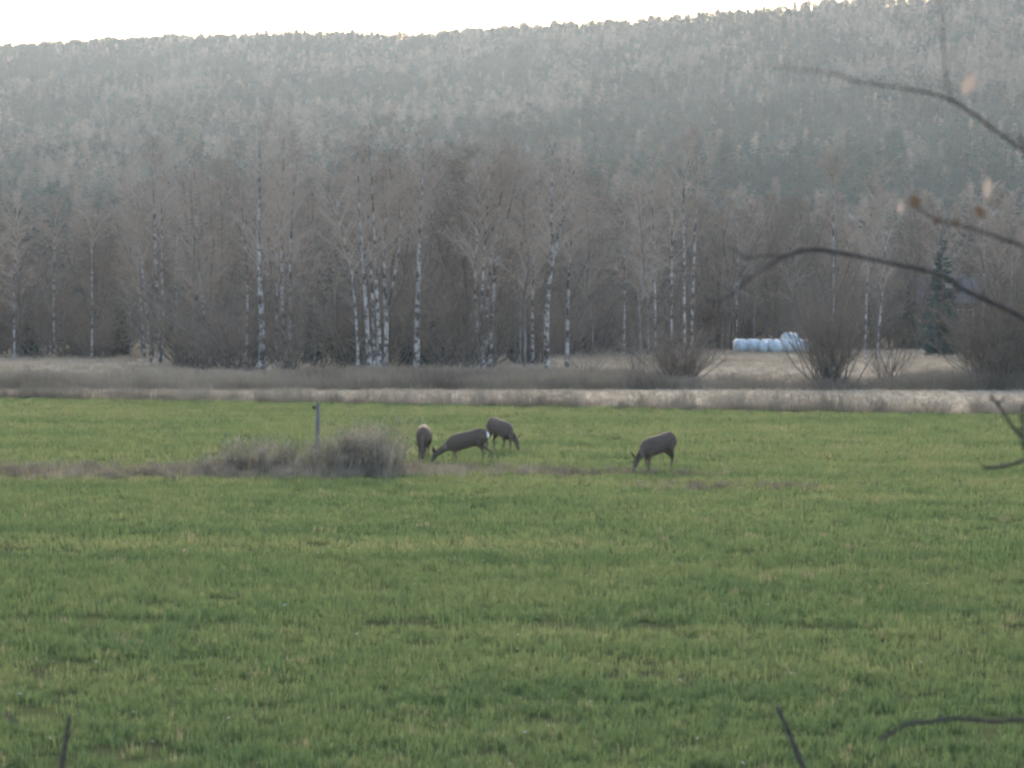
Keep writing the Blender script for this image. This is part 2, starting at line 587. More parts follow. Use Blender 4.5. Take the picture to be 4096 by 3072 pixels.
# ------------------------------------------------------------------ dry weeds
def weed_clump(seed, n, h, spread, w, lean=0.5, heads=True, sway=(0.25, 0.0)):
    r = random.Random(seed)
    mb = MB()
    for _ in range(n):
        a = r.uniform(0, 2 * PI)
        rr = spread * math.sqrt(r.random())
        p = Vector((rr * math.cos(a), rr * math.sin(a), -0.02))
        hh = h * r.uniform(0.45, 1.1)
        out = Vector((math.cos(a) * rr / spread, math.sin(a) * rr / spread, 0)) * lean * r.uniform(0, 1)
        out += Vector((sway[0] * r.uniform(-0.6, 1.6), sway[1] + r.uniform(-0.2, 0.2), 0))
        q = p + Vector((out.x * hh * 0.4, out.y * hh * 0.4, hh * 0.55))
        e = p + Vector((out.x * hh, out.y * hh, hh))
        t = r.random() - 0.5
        mb.tube([p, q, e], [w, w * 0.8, w * 0.35], 3, tone=t)
        k = r.randint(1, 4) if heads else 0
        for _ in range(k):
            f = r.uniform(0.35, 1)
            s = q + (e - q) * ((f - 0.35) / 0.65)
            dd = rdir(r.uniform(0.3, 1.2), r.uniform(0, 2 * PI)) * hh * r.uniform(0.1, 0.25)
            mb.tube([s, s + dd], [w * 0.6, w * 0.3], 3, tone=t)
            g = s + dd
            mb.tri(g, g + Vector((r.uniform(-1, 1), r.uniform(-1, 1), r.uniform(0, 1.5))) * 0.03, g + Vector((r.uniform(-1, 1), r.uniform(-1, 1), r.uniform(-.5, 1.5))) * 0.03, tone=t + 0.2)
    return mb

wt_low = protos('weed_tuft', [weed_clump(200 + k, 26, 0.34, 0.22, 0.005, 0.6).mesh('weed_tuft', M['weed'], tone=True) for k in range(4)] +
                [weed_clump(210 + k, 22, 1.0, 0.45, 0.009, 0.35, True, (0.12, 0)).mesh('weed_tuft', M['weed'], tone=True) for k in range(5)] +
                [tuft(220 + k, 34, 0.42, 0.3, 0.012, 0.9).mesh('weed_tuft', M['weed'], tone=True) for k in range(4)])

def strip_weeds():
    n = 5200
    x = NR.uniform(-14, 8, n); y = NR.uniform(50.5, 60.5, n)
    b = strip_band(x, y)
    k = NR.random(n) < b * 0.55
    x, y, b = x[k], y[k], b[k]
    n = len(x)
    tone = np.clip(0.42 + (fbm(x / 1.3, y / 1.3, 51) - 0.5) * 1.1, 0.0, 0.9)
    s = NR.uniform(0.4, 0.9, n) * np.interp(x, [-14, -8, -4, 0, 8], [0.8, 0.8, 0.9, 0.75, 0.5])
    ix = np.where(NR.random(n) < 0.5, NR.integers(0, 4, n), NR.integers(9, 13, n))
    o = scatter('strip_weeds', np.stack([x, y, np.full(n, 0.0)], 1), euler_z(n, 0.1), scl3(s), ix.astype(np.int32), tone.astype(np.float32), wt_low)
    tag(o, 'low brown withered weeds on the strip across the field', 'weeds', kind='stuff')
strip_weeds()

def verge_weeds():
    P, T, Sc, Ix = [], [], [], []
    # pale tufts on the verge and weeds along the field edge
    n = 1900
    x = NR.uniform(-28, 28, n); e = edge_y(x); y = e + NR.exponential(1.0, n) - 0.4
    P.append(np.stack([x, y, x * 0], 1)); T.append(np.clip(0.60 + (fbm(x / 2.0, x * 0, 61) - 0.5) * 0.9, 0, 0.8)); Sc.append(NR.uniform(0.5, 1.0, n) * (0.55 + 0.75 * fbm(x / 1.7, x * 0 + 4, 62))); Ix.append(np.where(NR.random(n) < 0.3, NR.integers(4, 9, n), NR.integers(9, 13, n)))
    Sc[-1] = np.where((Ix[-1] >= 4) & (Ix[-1] < 9), Sc[-1] * 0.75, Sc[-1])
    n = 5200
    x = NR.uniform(-30, 30, n); y = edge_y(x) + NR.random(n) * (117 - edge_y(x))
    P.append(np.stack([x, y, x * 0], 1)); T.append(NR.uniform(0.68, 0.9, n)); Sc.append(NR.uniform(0.3, 0.55, n)); Ix.append(NR.integers(9, 13, n))
    P = np.concatenate(P); n = len(P)
    o = scatter('verge_weeds', P, euler_z(n, 0.1), scl3(np.concatenate(Sc)), np.concatenate(Ix).astype(np.int32), np.concatenate(T).astype(np.float32), wt_low)
    tag(o, 'pale dry grass and brown weeds on the verge beyond the field', 'dry grass', kind='stuff')
verge_weeds()

def bank_brush():
    P, T, Sc, Zs = [], [], [], []
    n = 6000
    x = NR.uniform(-34, 34, n); y = 117.4 + 2.2 * fbm(x / 3.0, x * 0, 77) ** 2 + NR.random(n) ** 1.4 * 24
    u = 2048 + x / y * F
    h = np.interp(u, [-400, 600, 1100, 1500, 2000, 2600, 2900, 3300, 3700, 4500], [0.85, 0.75, 0.78, 0.95, 0.95, 0.7, 0.55, 0.55, 0.75, 1.2])
    h = h * np.interp(y, [117, 128, 142], [1.0, 0.85, 0.6])
    keep = NR.random(n) < np.interp(u, [-400, 800, 1300, 2700, 3000, 3600, 4100], [0.9, 0.75, 1, 1, 0.75, 0.75, 1]) * np.where((u > 2750) & (u < 3650) & (y > 123), 0.12, 1) * np.where((u < 1200) & (y > 128), 0.25, 1)
    x, y, h = x[keep], y[keep], h[keep]
    n = len(x)
    tone = np.clip(0.46 + np.interp(u[keep], [0, 1300, 1600], [0.14, 0.08, 0]) + (fbm(x / 3, y / 4, 71) - 0.5) * 1.0, 0.02, 0.8)
    s = h * NR.uniform(0.6, 1.15, n) * (0.35 + 1.1 * fbm(x / 2.6, y / 3.5, 75))
    o = scatter('bank_brush', np.stack([x, y, x * 0], 1), euler_z(n, 0.1), scl3(np.maximum(s, 0.8), s), NR.integers(4, 9, n).astype(np.int32), tone.astype(np.float32), wt_low)
    tag(o, 'brown brush of dead stalks along the bank below the birches', 'brush', kind='stuff')
    # pale long grass of the meadow behind
    n = 9000
    x = NR.uniform(-1, 1, n) * 50; y = NR.uniform(124, 238, n)
    k = (np.abs(x) < 0.2 * y + 5)
    x, y = x[k], y[k]; n = len(x)
    tone = np.clip(0.72 + (fbm(x / 6, y / 8, 73) - 0.5) * 0.6, 0.3, 1)
    o = scatter('meadow_grass', np.stack([x, y, x * 0], 1), euler_z(n, 0.1), scl3(NR.uniform(0.7, 1.3, n), NR.uniform(0.5, 0.9, n)), NR.integers(9, 13, n).astype(np.int32), tone.astype(np.float32), wt_low)
    tag(o, 'bleached long grass of the meadow among and behind the birches', 'grass', kind='stuff')
bank_brush()

# the tall withered clumps round the post
WM = noisy('withered_stems', (0.17, 0.14, 0.11), (0.52, 0.44, 0.34), 3.0, (1, 1, 1), mid=(0.31, 0.26, 0.205))
def clump(u, y, h, spread, n, label, sway=(0.3, 0)):
    o = weed_clump(int(u * 7), n, h, spread, 0.0075, 0.5, True, sway).build('withered_weeds', WM)
    o.location = (px(u, y), y, 0)
    tag(o, label, 'weeds', 'withered weed clumps round the post')
clump(1475, 57.4, 1.12, 0.44, 170, 'tallest feathery grey weed clump, right of the fence post')
clump(1400, 57.0, 0.98, 0.44, 170, 'dense grey-brown weed clump just right of the fence post')
clump(1315, 56.8, 0.78, 0.38, 140, 'thick weed clump at the foot of the fence post', (0.35, 0))
clump(1185, 57.1, 0.60, 0.33, 120, 'dark weed clump just left of the fence post')
clump(1085, 57.2, 0.72, 0.36, 150, 'bushy dark weed clump second left of the fence post')
clump(960, 57.4, 0.74, 0.36, 150, 'ragged weed clump with tall wisps, third left of the post')
clump(860, 57.4, 0.42, 0.35, 110, 'low leftmost weed clump tapering into the brown strip')
clump(1545, 56.7, 0.78, 0.34, 150, 'low right edge of the tall weeds nearest the deer', (0.15, 0))

# ------------------------------------------------------------------ fence post
def fence_post():
    d = 57.6
    o = empty('fence_post', (px(1268, d), d, 0))
    o.rotation_euler = (0.0, 0.012, 0)
    bm = bmesh.new()
    bmesh.ops.create_cone(bm, cap_ends=True, segments=10, radius1=0.048, radius2=0.044, depth=1.50)
    bmesh.ops.translate(bm, verts=bm.verts, vec=(0, 0, 0.75))
    bmesh.ops.bevel(bm, geom=[e for e in bm.edges if e.calc_length() < 0.05 and e.verts[0].co.z > 1.4], offset=0.008, segments=1, affect='EDGES')
    me = bpy.data.meshes.new('post'); bm.to_mesh(me); bm.free()
    me.materials.append(M['post'])
    obj('post', me, o)
    for z, sx in ((1.40, -1), (0.55, -1)):
        mb = MB()
        mb.tube([Vector((0.04 * sx, -0.02, z)), Vector((0.085 * sx, -0.03, z)), Vector((0.11 * sx, -0.03, z + 0.02))], [0.012, 0.02, 0.014], 8, True)
        mb.tube([Vector((0.085 * sx, -0.03, z - 0.04)), Vector((0.085 * sx, -0.03, z + 0.04))], [0.03, 0.026], 8, True)
        mb.build('insulator', M['insulator'], o)
    mb = MB()
    mb.tube([Vector((-0.1, -0.05, 0.56)), Vector((0.0, -0.055, 0.55)), Vector((0.11, -0.05, 0.60)), Vector((0.16, -0.03, 0.70))], 0.007, 5)
    mb.build('wire_end', M['insulator'], o)
    tag(o, 'weathered grey wooden post standing alone in the withered weeds', 'post')
fence_post()

# ------------------------------------------------------------------ roe deer
def loft(mb, st, sides=14):
    """stations: (centre, half_height, half_width, direction)"""
    base = len(mb.v)
    n = len(st)
    for c, hh, hw, dr in st:
        dr = dr.normalized()
        sd = Vector((0, 1, 0))
        up = dr.cross(sd).normalized() * -1
        if up.z < 0 and abs(up.z) > 0.3:
            up = -up
        for k in range(sides):
            a = 2 * PI * k / sides
            p = c + sd * (hw * math.cos(a)) + up * (hh * math.sin(a))
            mb.v.append(tuple(p))
    for i in range(n - 1):
        for k in range(sides):
            k2 = (k + 1) % sides
            mb.f.append((base + i * sides + k, base + i * sides + k2, base + (i + 1) * sides + k2, base + (i + 1) * sides + k))
    mb.f.append(tuple(base + k for k in range(sides))[::-1])
    mb.f.append(tuple(base + (n - 1) * sides + k for k in range(sides)))

def V3(x, y, z):
    return Vector((x, y, z))

def make_deer(u, d, yaw, label, fl=(0.0, 0.06), hl=(0.0, -0.10), hind_head=(0.0, 0.0), turn=0.0, rump=0.0, ears=(0.6, 0.6), scale=1.0, muzzle_z=0.07, ear_up=0.0, pitch=0.0):
    root = empty('roe_deer', (px(u, d), d, 0.0), yaw)
    root.scale = (scale * 0.87, scale, scale)
    mb = MB()
    X = V3(1, 0, 0)
    fat = 1.22
    body = [(V3(-0.535, 0, 0.575), 0.03, 0.03, X), (V3(-0.515, 0, 0.575), 0.085, 0.06, X), (V3(-0.45, 0, 0.58), 0.125, 0.09, X), (V3(-0.36, 0, 0.585), 0.142, 0.108, X), (V3(-0.22, 0, 0.577), 0.148, 0.117, X),
            (V3(-0.06, 0, 0.558), 0.150, 0.125, X), (V3(0.10, 0, 0.545), 0.157, 0.125, X), (V3(0.22, 0, 0.535), 0.163, 0.115, X), (V3(0.32, 0, 0.525), 0.150, 0.095, X + V3(0, 0, -0.2)), (V3(0.40, 0, 0.505), 0.11, 0.068, X + V3(0, 0, -0.5)), (V3(0.43, 0, 0.49), 0.05, 0.04, X)]
    loft(mb, [(c + V3(0, 0, -0.012), a * fat, w_ * 1.22, dr) for c, a, w_, dr in body])
    # neck and head, lowered to graze; turn swings them sideways
    hx, hz = 0.66 + hind_head[0], 0.27 + hind_head[1]
    t = lambda k: turn * k
    neck = [(V3(0.27, 0, 0.555), 0.115, 0.075), (V3(0.37, t(0.02), 0.52), 0.098, 0.062), (V3(0.47, t(0.06), 0.44), 0.078, 0.05), (V3(0.47 + (hx - 0.47) * 0.55, t(0.12), 0.44 + (hz - 0.44) * 0.55), 0.066, 0.045), (V3(hx, t(0.17), hz), 0.06, 0.046)]
    for i in range(len(neck)):
        a = neck[max(i - 1, 0)][0]; b_ = neck[min(i + 1, len(neck) - 1)][0]
        neck[i] = (*neck[i], b_ - a)
    loft(mb, neck, 12)
    hd = V3(0.10, t(0.03), muzzle_z - hz).normalized()
    hp = V3(hx, t(0.17), hz)
    L = 0.215
    head = [(hp - hd * 0.035, 0.04, 0.036), (hp, 0.062, 0.05), (hp + hd * 0.06, 0.06, 0.05), (hp + hd * 0.12, 0.045, 0.036), (hp + hd * 0.175, 0.034, 0.027), (hp + hd * L, 0.027, 0.024), (hp + hd * (L + 0.012), 0.012, 0.012)]
    loft(mb, [(*s, hd) for s in head], 12)
    # legs
    def leg(pts, rad):
        mb.tube(smooth_path(pts, 12), list(np.interp(np.linspace(0, 1, 12), np.linspace(0, 1, len(rad)), rad)), 10, True)
    hoofs = []
    for s, sw in ((1, fl[0]), (-1, fl[1])):
        y = 0.068 * s
        leg([V3(0.27, y * 0.9, 0.52), V3(0.255 + sw * 0.15, y, 0.40), V3(0.28 + sw * 0.6, y * 0.95, 0.225), V3(0.272 + sw, y * 0.9, 0.065), V3(0.285 + sw, y * 0.9, 0.03)], [0.068, 0.044, 0.023, 0.016, 0.018])
        hoofs.append(V3(0.295 + sw, y * 0.9, 0))
    for s, sw in ((1, hl[0]), (-1, hl[1])):
        y = 0.072 * s
        leg([V3(-0.39, y * 0.8, 0.57), V3(-0.315 + sw * 0.15, y * 1.15, 0.425), V3(-0.42 + sw * 0.5, y, 0.31), V3(-0.475 + sw * 0.8, y * 0.95, 0.245), V3(-0.445 + sw, y * 0.9, 0.07), V3(-0.43 + sw, y * 0.9, 0.03)], [0.105, 0.078, 0.036, 0.024, 0.016, 0.018])
        hoofs.append(V3(-0.42 + sw, y * 0.9, 0))
    tail = [V3(-0.51, 0, 0.64), V3(-0.55, 0, 0.60), V3(-0.555, 0, 0.55)]
    mb.tube(tail, [0.03, 0.024, 0.012], 8, True)
    # lower the forehand: everything above the knees tips forward about the hips
    tip = lambda p: p[2] - pitch * max(p[0] + 0.35, 0) * min(max((p[2] - 0.05) / 0.35, 0), 1) * (1 if p[0] < 0.45 else max(0, 1 - (p[0] - 0.45) / 0.25))
    mb.v = [(p[0], p[1], tip(p)) for p in mb.v]
    tmp = bpy.data.objects.new('tmp', mb.mesh('tmp', None))
    COL.objects.link(tmp)
    rm = tmp.modifiers.new('r', 'REMESH'); rm.mode = 'VOXEL'; rm.voxel_size = 0.013; rm.use_smooth_shade = True
    sm = tmp.modifiers.new('s', 'SMOOTH'); sm.iterations = 4; sm.factor = 0.5
    dg = bpy.context.evaluated_depsgraph_get()
    me = bpy.data.meshes.new_from_object(tmp.evaluated_get(dg))
    me.name = 'body'
    bpy.data.objects.remove(tmp)
    me.materials.clear(); me.materials.append(M['coat'])
    n = len(me.vertices)
    co = np.empty(n * 3, np.float32); me.vertices.foreach_get('co', co); co = co.reshape(-1, 3)
    colr = np.tile(np.array([0.112, 0.086, 0.07], np.float32), (n, 1))
    x, y, z = co[:, 0], co[:, 1], co[:, 2]
    bell = np.clip((0.40 - z) / 0.04, 0, 1) * (np.abs(x + 0.03) < 0.27) * (np.abs(y) < 0.10)
    lowleg = np.clip((0.30 - z) / 0.15, 0, 1) * (x < 0.45)
    mus = np.clip(((co - np.array(hp + hd * 0.15)) @ np.array(hd)) / 0.05, 0, 1) * (x > 0.4) * (z < 0.4)
    def mixin(w, c):
        global_c = np.array(c, np.float32)
        colr[:] = colr * (1 - w[:, None]) + global_c * w[:, None]
    mixin(bell * 0.8, (0.26, 0.20, 0.15))
    mixin(lowleg * 0.55, (0.17, 0.13, 0.10))
    mixin(mus * 0.7, (0.05, 0.045, 0.042))
    if rump:
        rr = np.clip(1.6 - np.sqrt(((x + 0.545) / 0.06) ** 2 + (y / 0.07) ** 2 + ((z - 0.60) / 0.06) ** 2), 0, 1) * rump
        mixin(np.clip(rr * 1.6, 0, 1), (0.85, 0.83, 0.79))
    thr = np.clip(1.5 - np.sqrt(((x - 0.47) / 0.05) ** 2 + (y / 0.05) ** 2 + ((z - 0.35) / 0.05) ** 2), 0, 1)
    mixin(thr * 0.6, (0.3, 0.27, 0.24))
    ca = me.color_attributes.new('col', 'FLOAT_COLOR', 'POINT')
    ca.data.foreach_set('color', np.concatenate([colr, np.ones((n, 1), np.float32)], 1).ravel())
    obj('body', me, root)
    # ears, eyes, nose, hooves
    sd = V3(-0.0, 1, 0)
    upv = hd.cross(sd).normalized()
    if upv.x < 0:
        upv = -upv
    for s, e in ((1, ears[0]), (-1, ears[1])):
        b0 = hp + sd * (0.035 * s) + upv * 0.03 - hd * 0.02
        ax = (sd * s * e + upv * (0.75 + ear_up) - hd * (0.55 + ear_up)).normalized()
        w = ax.cross(upv.cross(ax) if abs(ax.dot(upv)) < 0.95 else sd).normalized()
        nrm = ax.cross(w).normalized()
        em = MB()
        prof = [(0, 0.016), (0.03, 0.034), (0.07, 0.038), (0.105, 0.026), (0.138, 0.004)]
        base = 0
        for (l, ww) in prof:
            for (a, dn) in ((-1, 0.010), (0, -0.012), (1, 0.010), (0, -0.002)):
                em.v.append(tuple(b0 + ax * l + w * (ww * a) + nrm * dn))
        for i in range(len(prof) - 1):
            for k in range(4):
                k2 = (k + 1) % 4
                em.f.append((i * 4 + k, i * 4 + k2, i * 4 + 4 + k2, i * 4 + 4 + k))
        em.f.append((3, 2, 1, 0)); em.f.append((16, 17, 18, 19))
        em.tone = [0.5] * len(em.v)
        em.build('ear', M['ear'], root, True)
        bm = bmesh.new(); bmesh.ops.create_uvsphere(bm, u_segments=10, v_segments=8, radius=0.012)
        me = bpy.data.meshes.new('eye'); bm.to_mesh(me); bm.free(); me.materials.append(M['eye'])
        o = obj('eye', me, root); o.location = hp + hd * 0.055 + sd * (0.045 * s) + upv * 0.028
    bm = bmesh.new(); bmesh.ops.create_uvsphere(bm, u_segments=10, v_segments=8, radius=0.02)
    me = bpy.data.meshes.new('nose'); bm.to_mesh(me); bm.free(); me.materials.append(M['horn'])
    o = obj('nose', me, root); o.location = hp + hd * (L + 0.004) + upv * 0.008; o.scale = (0.8, 1, 0.6)
    for h in hoofs:
        hm = MB()
        for s in (-1, 1):
            hm.tube([h + V3(-0.012, 0.009 * s, 0.035), h + V3(0.0, 0.009 * s, 0.012), h + V3(0.016, 0.008 * s, 0.0)], [0.011, 0.012, 0.006], 6, True)
        hm.build('hoof', M['horn'], root)
    tag(root, label, 'deer', 'grazing roe deer')
    return root

make_deer(1693, 62.4, math.radians(-93), 'roe deer grazing head-on to the camera beside the tall weeds', fl=(0.03, -0.02), hl=(-0.02, 0.05), turn=0.15, ears=(1.0, 1.0), muzzle_z=0.10, hind_head=(-0.06, 0.0), scale=1.12)
make_deer(1862, 61.0, math.radians(183), 'roe deer seen broadside facing left, showing its white rump patch', fl=(0.04, -0.07), hl=(0.07, -0.17), rump=1.0, ears=(0.5, 0.5), hind_head=(0.05, -0.06), muzzle_z=0.04, pitch=0.16, scale=1.1)
make_deer(2004, 66.0, math.radians(-57), 'roe deer farthest back, turned half right with raised ears', fl=(0.02, -0.04), hl=(0.03, -0.05), ears=(0.8, 0.6), ear_up=0.4, hind_head=(0.0, 0.02), muzzle_z=0.11, pitch=0.1, scale=1.16)
make_deer(2628, 57.9, math.radians(-139), 'roe deer grazing alone on the right, facing left', fl=(0.03, -0.09), hl=(0.09, -0.06), ears=(0.9, 0.7), ear_up=0.2, hind_head=(-0.07, -0.01), muzzle_z=0.03, pitch=0.12, scale=1.16)

# ------------------------------------------------------------------ bare trees: birches, wood, shrubs
def crown_twigs(mb, path, t0, r, n_main, L0, up=(0.75, 1.15), twr=0.006, subs=6, tws=5, droop=0.25, topL=0.5):
    H = (path[-1] - path[0]).length
    m = len(path) - 1
    for i in range(n_main):
        t = t0 + (0.985 - t0) * (i + r.random()) / n_main
        k = t * m
        j = min(int(k), m - 1)
        p = path[j].lerp(path[j + 1], k - j)
        az_ = r.uniform(0, 2 * PI)
        q = (t - t0) / (1 - t0)
        L = L0 * ((1 - q) * (0.55 + 0.45 * min(1, q * 5)) + topL * q * 0.6 + 0.08) * r.uniform(0.7, 1.25)
        e = r.uniform(*up)
        pts = [p]
        for s in range(4):
            ee = e - droop * s * 0.25 + r.uniform(-0.12, 0.12)
            pts.append(pts[-1] + rdir(ee, az_ + r.uniform(-0.2, 0.2)) * (L / 4))
        r0 = max(0.010 + 0.008 * L, twr * 1.2)
        mb.tube(pts, [r0, r0 * 0.8, r0 * 0.6, r0 * 0.45, twr], 3)
        for _ in range(subs):
            f = r.uniform(0.2, 1.0) * 4
            j = min(int(f), 3)
            sp = pts[j].lerp(pts[j + 1], f - j)
            sl = L * r.uniform(0.18, 0.42)
            sa, se = az_ + r.uniform(-1.3, 1.3), r.uniform(0.1, 1.2)
            mid = sp + rdir(se, sa) * sl * 0.5
            end = mid + rdir(se - 0.35, sa + r.uniform(-0.3, 0.3)) * sl * 0.5
            mb.tube([sp, mid, end], [twr * 1.25, twr, twr * 0.8], 3)
            for _ in range(tws):
                g = r.random()
                tp = sp.lerp(mid, g * 2) if g < 0.5 else mid.lerp(end, g * 2 - 1)
                tl = r.uniform(0.25, 0.75) * (0.5 + 0.25 * L)
                te, ta = r.uniform(-0.5, 1.1), sa + r.uniform(-1.6, 1.6)
                mb.tube([tp, tp + rdir(te, ta) * tl], [twr * 0.85, twr * 0.55], 3)

def birch(path_px, d, r0, top_v, label, seed, crown_start=0.42, n_main=26, L0=3.0, fork=None, group='white-stemmed birches at the edge of the wood', twr=0.0058, cat='birch'):
    r = random.Random(seed)
    bu, bv = path_px[0]
    root = empty('birch_tree', (px(bu, d), d, 0))
    pts = [Vector((px(u, d) - px(bu, d), 0, pz(v, d))) for u, v in path_px]
    pts[0].z = -0.15
    for i, p in enumerate(pts):
        p.y = r.uniform(-0.25, 0.25) * (i > 0)
    topz = pz(top_v, d)
    if topz > pts[-1].z + 0.5:
        dirx = (pts[-1] - pts[-2]).normalized()
        dz = topz - pts[-1].z
        pts.append(pts[-1] + Vector((dirx.x * 0.5, r.uniform(-0.1, 0.1), 1)) * dz)
    path = smooth_path(pts, 26)
    rads = [r0 * (1.25 if i == 0 else 1.0) * (1 - 0.90 * (i / 25) ** 0.85) + 0.012 for i in range(26)]
    mb = MB()
    mb.tube(path, rads, 8)
    paths = [path]
    if fork:
        fp = [Vector((px(u, d) - px(bu, d), r.uniform(-.1, .1), pz(v, d))) for u, v in fork]
        dirx = (fp[-1] - fp[-2]).normalized()
        fp.append(fp[-1] + dirx * 2.0)
        fpath = smooth_path(fp, 14)
        mb.tube(fpath, [r0 * 0.5 * (1 - 0.9 * i / 13) + 0.012 for i in range(14)], 6)
        paths.append(fpath)
    mb.build('trunk', M['birch_bark'], root, True)
    cb = MB()
    crown_twigs(cb, path, crown_start, r, n_main, L0, twr=twr, droop=0.35)
    if fork:
        crown_twigs(cb, paths[1], 0.35, r, 10, L0 * 0.7, twr=twr)
    # a few dead snags low on the stem
    for _ in range(5):
        k = r.uniform(0.12, 0.42) * 25
        p = path[int(k)]
        a = r.uniform(0, 2 * PI)
        L = r.uniform(0.5, 1.5)
        cb.tube([p, p + rdir(0.5, a) * L * 0.6, p + rdir(0.4, a + 0.2) * L], [0.012, 0.008, 0.005], 3)
    cb.build('crown', M['birch_twig'], root)
    tag(root, label, cat, group)
    return root

